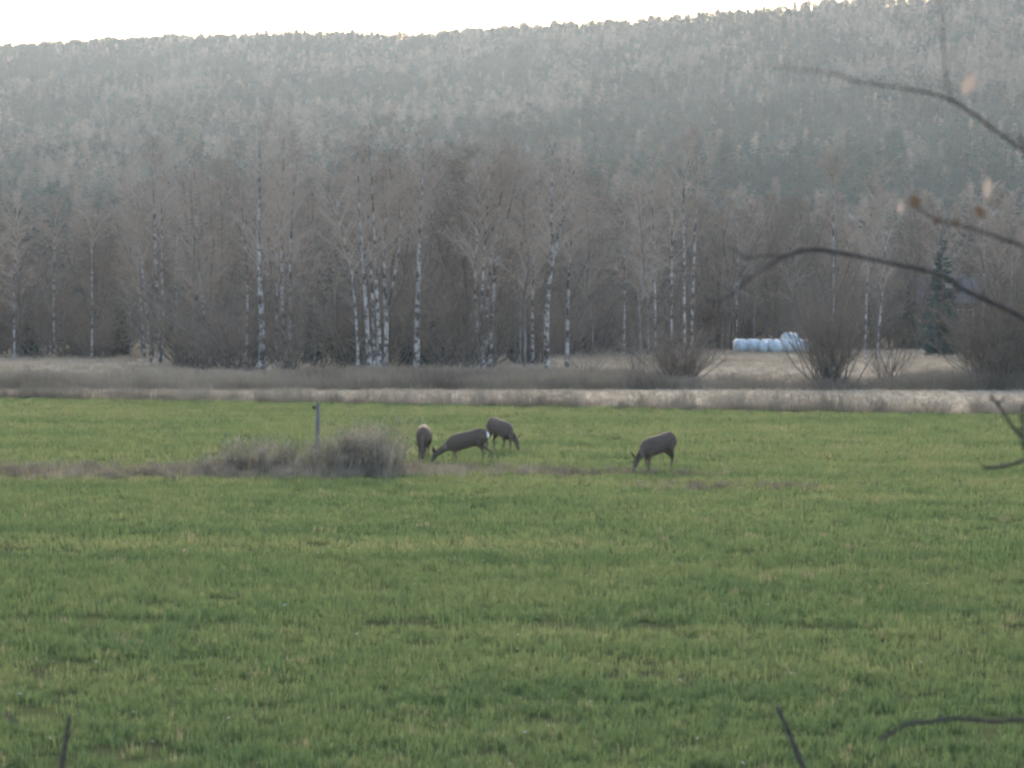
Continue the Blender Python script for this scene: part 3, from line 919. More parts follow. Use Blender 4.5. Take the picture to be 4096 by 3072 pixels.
B = [
 # path (photo px, base first), distance, radius, top row, label, extra
 ([(58, 1440), (55, 1170), (65, 1006), (70, 900)], 192, 0.07, 800, 'thin birch stem nearest the left edge of the wood', {}),
 ([(215, 1440), (217, 1065), (222, 925)], 195, 0.06, 800, 'faint slim birch, second pale stem from the left edge', {}),
 ([(368, 1440), (370, 1050), (369, 940)], 195, 0.07, 800, 'slim pale birch left of the first bright birch trio', {}),
 ([(579, 1440), (567, 1258), (552, 1050)], 186, 0.055, 700, 'thin leaning birch at the left of the leftmost bright trio', {}),
 ([(606, 1450), (582, 1200), (564, 1030), (556, 900)], 178, 0.09, 620, 'left-leaning birch of the leftmost bright trio', {}),
 ([(640, 1450), (632, 1229), (623, 1023), (617, 730)], 176, 0.14, 560, 'brightest straight birch of the leftmost group', {}),
 ([(655, 1440), (649, 1076), (649, 823)], 190, 0.10, 600, 'birch with broken white patches close behind the brightest left one', {}),
 ([(700, 1440), (708, 1000), (723, 894), (737, 718)], 188, 0.09, 560, 'birch curving right at the top, right of the leftmost group', {}),
 ([(814, 1450), (787, 1305), (770, 1205), (758, 1080)], 172, 0.07, 700, 'thinner of the two birches leaning left together', {}),
 ([(840, 1462), (820, 1305), (808, 1170), (799, 1064)], 170, 0.10, 640, 'taller of the two birches leaning left together', {}),
 ([(985, 1465), (990, 1150), (981, 976), (968, 830), (960, 740)], 168, 0.08, 580, 'slim forked birch just left of the thickest birch', {'fork': [(983, 1000), (950, 880), (929, 800)]}),
 ([(1046, 1484), (1049, 1288), (1040, 1111), (1037, 935), (1040, 730)], 156, 0.20, 520, 'thickest mottled birch, left of the fence post', {'n_main': 34, 'L0': 3.6}),
 ([(1100, 1460), (1108, 1200), (1106, 980), (1112, 840)], 172, 0.08, 580, 'thin dim birch between the thickest birch and its straight neighbour', {}),
 ([(1149, 1480), (1134, 1288), (1128, 1111), (1127, 935), (1134, 747)], 160, 0.14, 520, 'tall straight white birch right of the thickest one', {}),
 ([(1161, 1470), (1161, 1229), (1164, 994), (1175, 759)], 166, 0.085, 540, 'slender birch hugging the tall straight one, above the fence post', {}),
 ([(1433, 1500), (1427, 1333), (1401, 1054), (1357, 877)], 147, 0.075, 660, 'thin birch arching left at the edge of the central cluster', {}),
 ([(1484, 1517), (1471, 1365), (1461, 1175), (1446, 972), (1435, 776)], 140, 0.14, 540, 'leftmost bright stem of the central birch cluster', {}),
 ([(1500, 1500), (1490, 1200), (1475, 950), (1472, 800)], 150, 0.08, 560, 'dim stem behind the left of the central birch cluster', {}),
 ([(1518, 1510), (1515, 1333), (1506, 1143), (1501, 991), (1490, 763)], 142, 0.13, 500, 'second bright stem of the central birch cluster', {'n_main': 32}),
 ([(1541, 1508), (1547, 1301), (1541, 1194), (1537, 953), (1553, 827), (1560, 713)], 143, 0.125, 500, 'mottled right stem of the central cluster, with a slanting side limb', {'fork': [(1552, 1225), (1588, 1054), (1604, 909), (1612, 800)]}),
 ([(1666, 1497), (1670, 1301), (1674, 1111), (1679, 953), (1686, 827), (1691, 719)], 149, 0.165, 520, 'solitary tall birch right of the central cluster', {'n_main': 32, 'L0': 3.4}),
 ([(1917, 1482), (1908, 1301), (1899, 1130), (1908, 934)], 158, 0.10, 560, 'leftmost stem of the four-stemmed birch clump', {}),
 ([(1933, 1480), (1927, 1238), (1938, 1016), (1949, 846)], 159, 0.11, 540, 'second stem of the four-stemmed birch clump', {}),
 ([(1943, 1478), (1948, 1250), (1957, 1120), (1971, 921), (1977, 763)], 160, 0.09, 540, 'third, thinner stem of the four-stemmed birch clump', {}),
 ([(1956, 1478), (1968, 1270), (1980, 1080), (1987, 890), (2003, 795), (2006, 732)], 160, 0.13, 520, 'brightest right stem of the four-stemmed clump, forking right', {'fork': [(1981, 1092), (2015, 934), (2044, 814)]}),
 ([(2132, 1470), (2129, 1270), (2134, 1080), (2135, 921), (2145, 795)], 166, 0.095, 560, 'slim birch left of the crooked forked birch', {}),
 ([(2189, 1482), (2186, 1301), (2195, 1143), (2211, 1042), (2205, 890), (2208, 763)], 157, 0.16, 540, 'crooked thick birch that forks in two halfway up', {'fork': [(2213, 1050), (2243, 890), (2262, 732)], 'n_main': 32}),
 ([(2268, 1472), (2271, 1270), (2278, 1080), (2284, 985), (2290, 858)], 163, 0.12, 580, 'mottled birch just right of the crooked forked one', {}),
 ([(2496, 1430), (2498, 1200), (2496, 1004), (2490, 883)], 204, 0.07, 640, 'faint thin birch alone left of the right-hand birch row', {}),
 ([(2624, 1440), (2620, 1206), (2614, 935), (2609, 800)], 192, 0.08, 600, 'left stem of the four faint birches left of the bales', {}),
 ([(2685, 1440), (2685, 1314), (2687, 1000), (2688, 820)], 190, 0.09, 570, 'second stem of the four faint birches left of the bales', {}),
 ([(2740, 1445), (2738, 1270), (2735, 834), (2737, 640)], 188, 0.11, 540, 'tallest stem of the four faint birches left of the bales', {'n_main': 30}),
 ([(2766, 1445), (2769, 1273), (2779, 922), (2792, 715)], 187, 0.11, 550, 'right stem of the four faint birches left of the bales', {}),
 ([(2948, 1410), (2948, 1341), (2948, 1037)], 236, 0.09, 760, 'dim birch standing behind the left end of the bales', {}),
 ([(3334, 1450), (3334, 1273), (3331, 800), (3331, 720)], 185, 0.085, 620, 'slim birch rising behind the big willow bush', {}),
 ([(3458, 1440), (3462, 1307), (3472, 1070), (3499, 854)], 192, 0.085, 680, 'left of the two birches right of the willow bush', {}),
 ([(3505, 1445), (3510, 1395), (3526, 1206), (3537, 1070), (3547, 834)], 188, 0.10, 640, 'right of the two birches right of the willow bush', {}),
 ([(3752, 1415), (3753, 1300), (3754, 1100)], 225, 0.07, 800, 'short dim birch in front of the hidden house', {}),
 ([(3930, 1430), (3932, 1080), (3935, 950)], 202, 0.075, 760, 'faint birch above the hidden house, near the right edge', {}),
 ([(4046, 1430), (4047, 1180), (4050, 1050)], 202, 0.07, 760, 'faint birch closest to the right edge', {}),
]
for i, (pp, d, r0, tv, lab, ex) in enumerate(B):
    birch(pp, d, r0, tv, lab, 500 + i, **ex)

# bare broad-leaved trees of the wood: a few kinds, then copies
def bare_tree_meshes(seed, H, kind):
    r = random.Random(seed)
    mb = MB()
    pts = [Vector((0, 0, -0.2))]
    for k in range(6):
        pts.append(Vector((r.uniform(-0.3, 0.3) * (k + 1) / 3, r.uniform(-0.3, 0.3) * (k + 1) / 3, H * (k + 1) / 6)))
    path = smooth_path(pts, 20)
    mb.tube(path, [0.11 * (1 - 0.9 * i / 19) + 0.012 for i in range(20)], 6)
    if kind != 'birch':
        for _ in range(2):
            a = r.uniform(0, 2 * PI)
            p0 = path[r.randint(1, 5)]
            p2 = [p0 + rdir(1.2, a) * (H * 0.75 * s / 5) + Vector((r.uniform(-.2, .2), r.uniform(-.2, .2), 0)) * (s > 0) for s in range(6)]
            mb.tube(p2, [0.07 * (1 - 0.85 * s / 5) + 0.01 for s in range(6)], 5)
            crown_twigs(mb2 := MB(), p2, 0.25, r, 14, 2.4, (0.4, 1.1), 0.007, 6, 5)
            mb.v_extra = getattr(mb, 'v_extra', []) + [mb2]
    cb = MB()
    crown_twigs(cb, path, 0.22 if kind != 'birch' else 0.3, r, 34, 3.2 if kind != 'birch' else 2.8, (0.35, 1.1), 0.0075, 6, 5)
    for e in getattr(mb, 'v_extra', []):
        n = len(cb.v)
        cb.v += e.v
        cb.f += [tuple(i + n for i in q) for q in e.f]
        cb.tone += e.tone
    return mb.mesh('trunk', M['grey_stem'] if kind == 'birch' else M['bark'], True), cb.mesh('crown', M['birch_twig'] if kind == 'birch' else M['twig'])

BT = [bare_tree_meshes(900 + k, 13.0, 'alder' if k < 5 else 'birch') for k in range(7)]
def bare_tree(x, y, h, k, rz, label, group):
    root = empty('bare_tree', (x, y, gz(x, y)), rz)
    s = h / 13.0
    root.scale = (s * R.uniform(0.85, 1.15), s * R.uniform(0.85, 1.15), s)
    obj('trunk', BT[k][0], root)
    obj('crown', BT[k][1], root)
    tag(root, label, 'tree', group)

ZONES = [(350, 'at the left edge'), (900, 'behind the leftmost birch group'), (1300, 'behind the thickest birch'), (1800, 'behind the central birch cluster'),
         (2400, 'behind the four-stemmed clump and the crooked birch'), (2900, 'behind the four faint birches'), (3420, 'behind the bales and the willow bush'), (9999, 'round the hidden house')]
def zone(u):
    return [z for k, z in ZONES if u < k][0]
def wood_top(u):
    return np.interp(u, [-500, 0, 300, 600, 800, 1500, 2100, 2500, 2800, 3300, 3700, 4100, 4600], [850, 850, 850, 700, 640, 590, 600, 660, 720, 770, 790, 830, 830])
def wood():
    n = 0
    while n < 235:
        u = R.uniform(-420, 4520)
        if u < 700: d = R.uniform(196, 262)
        elif u < 2150: d = R.uniform(158, 262)
        elif u < 2800: d = R.uniform(198, 265)
        else: d = R.uniform(238, 268)
        if 3770 < u < 3930 and d < 262:
            continue
        x = px(u, d)
        top = wood_top(u) + R.uniform(-10, 150)
        h = max(pz(top, d), 7.0)
        k = R.randrange(4, 7) if 500 < u < 2900 and R.random() < 0.8 else R.randrange(7)
        bare_tree(x, d, h, k, R.uniform(0, 6.28), 'bare grey-brown tree of the dense wood ' + zone(u), 'bare trees of the wood ' + zone(u))
        n += 1
wood()

def shrub_meshes(seed, H, n, spread):
    r = random.Random(seed)
    mb = MB(); cb = MB()
    for i in range(n):
        a = r.uniform(0, 2 * PI)
        e = r.uniform(0.9, 1.5) - spread * r.random()
        L = H * r.uniform(0.6, 1.05) / max(math.sin(e), 0.6)
        p = Vector((r.gauss(0, .3), r.gauss(0, .3), -0.05))
        pts = [p]
        for s in range(5):
            pts.append(pts[-1] + rdir(e + 0.06 * s + r.uniform(-.22, .22), a + r.uniform(-.35, .35)) * L / 5)
        mb.tube(pts, [0.026, 0.022, 0.018, 0.013, 0.009, 0.005], 4)
        for _ in range(11):
            f = r.uniform(0.25, 1) * 5
            j = min(int(f), 4)
            sp = pts[j].lerp(pts[j + 1], f - j)
            sl = L * r.uniform(0.1, 0.3)
            sa, se = a + r.uniform(-1.6, 1.6), r.uniform(0.3, 1.3)
            end = sp + rdir(se, sa) * sl
            cb.tube([sp, end], [0.0075, 0.005], 3)
            for _ in range(3):
                tp = sp.lerp(end, r.uniform(0.2, 1))
                cb.tube([tp, tp + rdir(r.uniform(0, 1.2), sa + r.uniform(-1.4, 1.4)) * sl * r.uniform(0.3, 0.7)], [0.005, 0.0035], 3)
    return mb.mesh('stems', M['bark']), cb.mesh('twigs', M['twig'])

SH = [shrub_meshes(960 + k, 3.2, 26, 0.5) for k in range(4)] + [shrub_meshes(970, 3.2, 85, 0.28)]
def shrub(x, y, h, k, label, group, sx=1.0):
    root = empty('bare_shrub', (x, y, gz(x, y)), R.uniform(0, 6.28))
    s = h / 3.2
    root.scale = (s * sx, s * sx, s)
    obj('stems', SH[k][0], root)
    obj('twigs', SH[k][1], root)
    tag(root, label, 'shrub', group)

def undergrowth():
    n = 0
    while n < 150:
        u = R.uniform(-420, 4520)
        if u < 700: d = R.uniform(196, 235)
        elif u < 1900: d = R.uniform(152, 220)
        elif u < 2150: d = R.uniform(170, 225)
        elif u < 2650: d = R.uniform(205, 245)
        else: d = R.uniform(238, 262)
        shrub(px(u, d), d, R.uniform(2.6, 6.0), R.randrange(4), 'leafless understorey shrub in the wood ' + zone(u), 'understorey shrubs ' + zone(u), 1.25)
        n += 1
undergrowth()
def willow(u, d, h, label, sx=1.0, k=0):
    shrub(px(u, d), d, h, k, label, 'bushes on the bank', sx)
willow(3318, 121, 4.3, 'big dark willow bush fanning up right of the bales', 0.8, 4)
willow(2720, 124, 2.4, 'broad bare bush on the bank left of the bales', 1.3, 4)
willow(3565, 123, 2.6, 'smaller forked bush right of the willow bush', 0.8, 2)
willow(3975, 120, 3.4, 'dense dark thicket bush at the right edge', 1.2, 4)
willow(4095, 122, 4.8, 'tall dark bush cut by the right edge', 1.1, 4)
willow(2560, 128, 1.9, 'low rounded bush beside the pale meadow gap', 1.0, 3)
willow(2350, 131, 1.5, 'low scrubby bush below the crooked forked birch', 1.1, 0)
willow(3510, 90.5, 0.62, 'dark low tuft on the field edge below the willow bush', 0.9, 2)
willow(3720, 90, 0.5, 'small dark tuft on the field edge near the right', 0.9, 0)
willow(3905, 89.5, 0.55, 'small ragged tuft on the field edge closest to the right border', 1.0, 3)
willow(2700, 95, 0.42, 'tiny dark tuft on the field edge under the broad bare bush', 0.9, 1)
willow(150, 105.5, 0.55, 'dark tuft on the field edge near the left border', 0.9, 2)

# ------------------------------------------------------------------ conifers
def spruce_mesh(seed, H, levels, per, fan, dens=1, w0=0.17, mat='spruce'):
    r = random.Random(seed)
    mb = MB()
    for i in range(levels):
        t = i / levels
        z = H * (0.06 + 0.93 * t)
        L = H * w0 * (1 - t) ** 0.85 + 0.12
        for k in range(max(4, int(per * (1 - 0.5 * t)))):
            a = r.uniform(0, 2 * PI)
            l = L * r.uniform(0.65, 1.15)
            dr = 0.35 * (1 - t) - 0.15
            p = Vector((0, 0, z + r.uniform(-.15, .15)))
            m_ = p + Vector((math.cos(a), math.sin(a), -dr)) * l * 0.6
            e = p + Vector((math.cos(a), math.sin(a), -dr * 0.9 + 0.08)) * l
            sd = Vector((-math.sin(a), math.cos(a), 0)) * l * fan
            dn = Vector((0, 0, -l * 0.16))
            mb.tri(p, m_ + sd + dn, e)
            mb.tri(p, e, m_ - sd + dn)
            for _ in range(dens):
                g = r.uniform(0.3, 0.95)
                c = p.lerp(e, g)
                mb.tri(c, c + sd * r.uniform(-1.2, 1.2) + dn * r.uniform(0.5, 2.2), c + (e - p) * 0.2 + dn * 0.5)
    return mb, r
def spruce_parts(seed, H, levels=34, per=12):
    mb, r = spruce_mesh(seed, H, levels, per, 0.16, 4)
    tb = MB()
    tb.tube([Vector((0, 0, -0.2)), Vector((0, 0, H * 0.5)), Vector((0, 0, H))], [0.014 * H, 0.009 * H, 0.01], 7)
    return tb.mesh('trunk', M['bark']), mb.mesh('crown', M['spruce'])
SP = [spruce_parts(1200 + k, 8.0) for k in range(3)]
def spruce(u, d, h, k, label, group='dark spruces in the wood', sx=1.0):
    x = px(u, d)
    root = empty('spruce_tree', (x, d, gz(x, d)), R.uniform(0, 6.28))
    root.scale = (h / 8 * sx, h / 8 * sx, h / 8)
    obj('trunk', SP[k][0], root)
    obj('crown', SP[k][1], root)
    tag(root, label, 'spruce', group)
spruce(3768, 208, 10.2, 0, 'lone dark green spruce poking up above the branch at right', sx=0.9)
spruce(1640, 165, 4.2, 1, 'small dark spruce behind the solitary tall birch')
spruce(1740, 172, 4.6, 2, 'small spruce right of the solitary tall birch')
spruce(1400, 170, 4.0, 0, 'small spruce left of the central birch cluster')
spruce(1250, 180, 4.4, 1, 'low spruce in the dark wood above the fence post')
spruce(2080, 185, 5.0, 2, 'young spruce right of the four-stemmed birch clump')
spruce(480, 205, 5.0, 0, 'young spruce in the dark wood left of the leftmost birch group')
spruce(120, 208, 5.0, 1, 'young spruce in the darkest corner of the wood at left')
spruce(3640, 250, 6.5, 2, 'dim spruce left of the hidden house')
spruce(4020, 246, 7.5, 0, 'dim spruce right of the hidden house')

# ------------------------------------------------------------------ hillside forest
def hill_protos():
    out = []
    for k in range(5):                                  # spruces 0-4
        mb, r = spruce_mesh(1300 + k, 15.0 + k, 17, 8, 0.22, 1, 0.13 + 0.012 * (k % 3))
        n = len(mb.f)
        tb = MB(); tb.tube([Vector((0, 0, -1)), Vector((0, 0, 14))], [0.2, 0.05], 3)
        me = mb.mesh('spruce', M['spruce'])
        out.append(me)
    for k in range(3):                                  # pines 5-7
        r = random.Random(1320 + k)
        mb = MB()
        H = 15 + k
        mb.tube([Vector((0, 0, -1)), Vector((r.uniform(-.4, .4), 0, H * 0.6)), Vector((0, 0, H))], [0.2, 0.14, 0.05], 4)
        nt_ = len(mb.f)
        for _ in range(15):
            t = r.random()
            c = Vector((r.gauss(0, 1), r.gauss(0, 1), 0)) * (1.35 * (1 - 0.6 * t)) + Vector((0, 0, H * (0.52 + 0.48 * t)))
            for _ in range(22):
                p = c + Vector((r.gauss(0, .55), r.gauss(0, .55), r.gauss(0, .35)))
                q = lambda: Vector((r.uniform(-1, 1), r.uniform(-1, 1), r.uniform(-.7, .7))) * 0.5
                mb.tri(p + q(), p + q(), p + q())
        me = mb.mesh('pine', M['pine_bark'])
        me.materials.append(M['pine'])
        for i in range(nt_, len(me.polygons)):
            me.polygons[i].material_index = 1
        out.append(me)
    for k in range(5):                                  # leafless birches 8-12
        r = random.Random(1340 + k)
        mb = MB()
        H = 14 + k * 0.8
        mb.tube([Vector((0, 0, -1)), Vector((r.uniform(-.4, .4), r.uniform(-.4, .4), H * 0.5)), Vector((0, 0, H * 0.93))], [0.13, 0.10, 0.03], 4)
        nt_ = len(mb.f)
        for _ in range(46):
            t = r.random() ** 0.8
            p = Vector((0, 0, H * (0.35 + 0.6 * t)))
            a = r.uniform(0, 2 * PI)
            L = (2.6 * (1 - t) + 0.7) * r.uniform(.7, 1.2)
            e = p + rdir(r.uniform(0.5, 1.15), a) * L
            mb.tube([p, e], [0.03, 0.02], 3)
            for _ in range(7):
                s = p.lerp(e, r.uniform(0.3, 1))
                mb.tri(s, s + Vector((r.gauss(0, .5), r.gauss(0, .5), r.gauss(.25, .5))), s + Vector((r.gauss(0, .16), r.gauss(0, .16), r.gauss(0.1, .2))))
        me = mb.mesh('hill_birch', M['birch_bark'])
        me.materials.append(M['hill_twig'])
        for i in range(nt_, len(me.polygons)):
            me.polygons[i].material_index = 1
        out.append(me)
    return out
HP = protos('hill_tree', hill_protos())

def hill_forest():
    n = 150000
    y = 275 + (2190 - 275) * NR.random(n) ** 0.66
    x = NR.uniform(-1, 1, n) * (0.2 * 2190 + 60)
    k = (np.abs(x) < 0.2 * y + 60) & (y < ridge_y(x) + 12)
    x, y = x[k], y[k]
    g = ground_z(x, y)
    u = 2048 + x / y * F
    v = HV - (g + 8 - HC) / y * F
    clear = (u < 300) & (np.abs(v - (335 - 0.22 * u)) < 13 * np.clip((320 - u) / 180, 0.25, 1))
    keep = ~clear & (NR.random(len(x)) < 0.55 + 0.6 * fbm(x / 30, y / 40, 80))
    x, y, u, v, g = x[keep], y[keep], u[keep], v[keep], g[keep]
    n = len(x)
    t = (y - FOOT) / (ridge_y(x) - FOOT)
    nz = fbm(x / 75, y / 110, 81)
    nm = fbm(x / 28, y / 45, 87)
    nf = fbm(x / 12, y / 12, 83)
    dec = 0.16 + (nz - 0.5) * 2.2 + (nm - 0.5) * 1.6     # share of leafless birches
    ss = lambda a, lo, hi: np.clip((a - lo) / (hi - lo), 0, 1)
    dec += 0.75 * np.exp(-((v - (432 - (u - 350) * 0.13)) / 34) ** 2) * ss(u, 300, 500) * ss(1900 - u, 0, 500)
    dec += 0.50 * np.exp(-((v - (560 - (u - 500) * 0.10)) / 40) ** 2) * ss(2000 - u, 0, 500)
    dec += 0.55 * np.exp(-((v - 300 - (u - 3200) * 0.02) / 60) ** 2) * ss(u, 2450, 2700)
    dec += 0.25 * ss(u, 1500, 1800) * ss(2500 - u, 0, 300) * (v < 520)
    dec -= 0.80 * ss(u, 2300, 2600) * ss(v, 400, 470) * ss(860 - v, 0, 60)
    dec -= 0.55 * ss(800 - u, 0, 300) * ss(420 - v, 0, 60)
    dec = np.where(t > 0.95, np.minimum(dec, 0.10), dec)
    isdec = NR.random(n) < np.clip(dec + (nf - 0.5) * 0.8, 0.03, 0.92)
    pine = NR.random(n) < np.clip(0.25 + (t - 0.5) * 0.8, 0.05, 0.7)
    ix = np.where(isdec, NR.integers(8, 13, n), np.where(pine, NR.integers(5, 8, n), NR.integers(0, 5, n)))
    s = NR.uniform(0.5, 1.1, n) * np.where(t > 0.96, 0.72, 1.0) * (0.75 + 0.5 * nz)
    tall = NR.random(n) < 0.012
    s = np.where(tall, s * 1.3, s)
    o = scatter('hillside_forest', np.stack([x, y, g - 0.2], 1), euler_z(n), scl3(s * NR.uniform(0.9, 1.3, n), s), ix.astype(np.int32), np.zeros(n, np.float32), HP)
    tag(o, 'mixed forest of spruce, pine and bare birch covering the whole hillside', 'forest', kind='stuff')
    print('hill trees', n)
hill_forest()

def clearing():
    """pale grassy track on the left shoulder of the hill"""
    vs, fs = [], []
    us = np.linspace(-500, 270, 40)
    for u in us:
        vc = 335 - 0.22 * u
        ys_ = np.arange(700, 2140, 5.0)
        xx = px(u, ys_)
        vv = HV - (ground_z(xx, ys_) + 1 - HC) / ys_ * F
        yc = ys_[int(np.argmin(np.abs(vv - vc)))]
        hw = 40 * min(1, max(0.2, (320 - u) / 180))
        for f in (-1, 0, 1):
            yy = yc + f * hw
            vs.append((px(u, yc), yy, gz(px(u, yc), yy) + 0.6))
    for i in range(len(us) - 1):
        for k in range(2):
            fs.append((3 * i + k, 3 * i + 3 + k, 3 * i + 4 + k, 3 * i + 1 + k))
    tag(obj('clearing', mesh_from('clearing', vs, fs, M['meadow'], True)), kind='structure')
clearing()

# single pale-gold trees that stand out against the dark slope
def gold_meshes(seed, H):
    r = random.Random(seed)
    tb = MB()
    tb.tube([Vector((0, 0, -0.5)), Vector((r.uniform(-.3, .3), 0, H * 0.5)), Vector((0, 0, H))], [0.16, 0.11, 0.02], 5)
    cb = MB()
    for _ in range(650):
        t = r.random() ** 0.9
        w = 0.17 * H * (1 - t) ** 0.7 + 0.2
        a = r.uniform(0, 2 * PI)
        rr = w * math.sqrt(r.random())
        p = Vector((rr * math.cos(a), rr * math.sin(a), H * (0.28 + 0.72 * t)))
        q = lambda: Vector((r.uniform(-1, 1), r.uniform(-1, 1), r.uniform(-1, 1))) * 0.24
        cb.tri(p + q(), p + q(), p + q())
    return tb.mesh('trunk', M['birch_bark']), cb.mesh('crown', M['larch'])
GM = [gold_meshes(1400 + k, 12.0) for k in range(3)]
def gold(u, y, h, label, k=0, group='golden trees standing out on the hill'):
    x = px(u, y)
    root = empty('golden_tree', (x, y, gz(x, y)), R.uniform(0, 6.28))
    root.scale = (h / 12,) * 3
    obj('trunk', GM[k][0], root)
    obj('crown', GM[k][1], root)
    tag(root, label, 'tree', group)
def find_y(u, v, h):
    """distance at which a tree of height h on the slope tops out at photo row v"""
    best, by = 1e9, 300
    for y in np.arange(430, 2000, 6.0):
        e = abs(HV - (gz(px(u, y), y) + h - HC) / y * F - v)
        if e < best: best, by = e, y
    return float(by)
for i, (u, v, h, lab) in enumerate([
    (3685, 300, 9, 'pale golden tree on the dark slope above the upper branch'),
    (3765, 245, 10, 'pale tree on the slope left of the upper twig'),
    (3990, 150, 10, 'pale tree high on the slope at far right'),
    (3965, 310, 9, 'pale tree right of the blurred withered leaf'),
    (4020, 300, 8, 'pale tree near the right edge level with the blurred leaf'),
    (2850, 345, 8, 'pale tree alone on the middle of the slope'),
    (2912, 760, 8, 'golden tree at the foot of the dark spruce slope'),
    (3490, 300, 9, 'pale tree on the slope below the upper right crest'),
    (3180, 240, 9, 'pale tree near the end of the upper branch'),
    (3700, 755, 8, 'small golden tree at the foot of the slope above the lone spruce'),
    (3420, 690, 9, 'golden-tipped tree above the wood at right'),
    (2525, 630, 8, 'pale tree above the wood right of the crooked birch'),
    (2545, 560, 8, 'pale tree a little higher above the wood right of the crooked birch'),
    (430, 545, 9, 'beige tree low on the left slope'),
    (560, 540, 9, 'beige tree low on the left slope, second from the left'),
    (145, 620, 9, 'beige tree at the foot of the left slope near the edge'),
    (15, 650, 9, 'beige tree on the left slope cut by the left edge'),
    (340, 690, 8, 'beige tree above the dark wood at left')]):
    gold(u, find_y(u, v, h), h, lab, i % 3)

# ------------------------------------------------------------------ wrapped bales
def bale(x, y, z, rz, label, tilt=0.0, r0=0.62, L=1.2, seed=0):
    root = empty('wrapped_bale', (x, y, z), rz)
    root.rotation_euler = (0, tilt, rz)
    bm = bmesh.new()
    bmesh.ops.create_cone(bm, cap_ends=True, segments=22, radius1=r0, radius2=r0, depth=L)
    bmesh.ops.rotate(bm, verts=bm.verts, cent=(0, 0, 0), matrix=Matrix.Rotation(PI / 2, 3, 'Y'))
    bmesh.ops.bevel(bm, geom=[e for e in bm.edges if abs(e.verts[0].co.x) > L / 2 - 1e-3 and abs(e.verts[0].co.x - e.verts[1].co.x) < 1e-3], offset=0.13, segments=3, affect='EDGES')
    rr = random.Random(seed)
    for v in bm.verts:
        k = 1 + 0.035 * math.sin(v.co.x * 9 + seed) + rr.uniform(-0.03, 0.03)
        v.co.y *= k
        v.co.z *= k * (0.96 if v.co.z < 0 else 1)
    bmesh.ops.translate(bm, verts=bm.verts, vec=(0, 0, r0 * 0.93))
    me = bpy.data.meshes.new('wrapped_body'); bm.to_mesh(me); bm.free(); me.materials.append(M['film'])
    me.polygons.foreach_set('use_smooth', [True] * len(me.polygons))
    obj('wrapped_body', me, root)
    for sx in (-0.22, 0.2):
        mb = MB()
        ring = [Vector((sx * L + 0.03 * math.sin(3 * a), math.cos(a) * (r0 * 1.045), r0 * 0.93 + math.sin(a) * r0 * 1.045)) for a in [2 * PI * k / 20 for k in range(21)]]
        base = len(mb.v)
        for p in ring:
            mb.v.append((p.x - 0.025, p.y, p.z)); mb.v.append((p.x + 0.025, p.y, p.z))
        for k in range(20):
            mb.f.append((2 * k, 2 * k + 1, 2 * k + 3, 2 * k + 2))
        mb.tone = [0.5] * len(mb.v)
        mb.build('film_seam', M['film_seam'], root)
    tag(root, label, 'bale', 'white wrapped bales in the meadow')
dB = 226.0
bx = px(2962, dB)
names = ['leftmost wrapped white bale of the long row', 'second wrapped bale from the left in the long row', 'third wrapped bale from the left in the long row', 'fourth wrapped bale from the left, where the pile begins']
for k in range(4):
    bale(bx + k * 1.10, dB + 0.15 * (k % 2), 0.0, R.uniform(-0.08, 0.08), names[k], seed=k, r0=0.6, L=1.12)
bale(px(3055, dB - 1.8), dB - 1.8, 0, 0.9, 'wrapped bale lying askew in front of the row, its left one', seed=11, r0=0.5, L=0.95)
bale(px(3098, dB - 2.2), dB - 2.2, 0, 0.7, 'wrapped bale lying askew in front of the row, its right one', seed=12, r0=0.56, L=1.0)
bale(px(3140, dB - 1.0), dB - 1.0, 0, 0.5, 'bottom left wrapped bale of the pile', seed=13, r0=0.6)
bale(px(3190, dB - 0.5), dB - 0.5, 0, 1.1, 'bottom right wrapped bale of the pile', seed=14, r0=0.62)
bale(px(3158, dB + 0.4), dB + 0.4, 0.42, 0.6, 'topmost wrapped bale on the pile', seed=15, r0=0.66)
bale(px(3212, dB + 0.6), dB + 0.6, 0.0, 0.9, 'rightmost wrapped bale, half hidden by the willow bush', seed=16, r0=0.58)

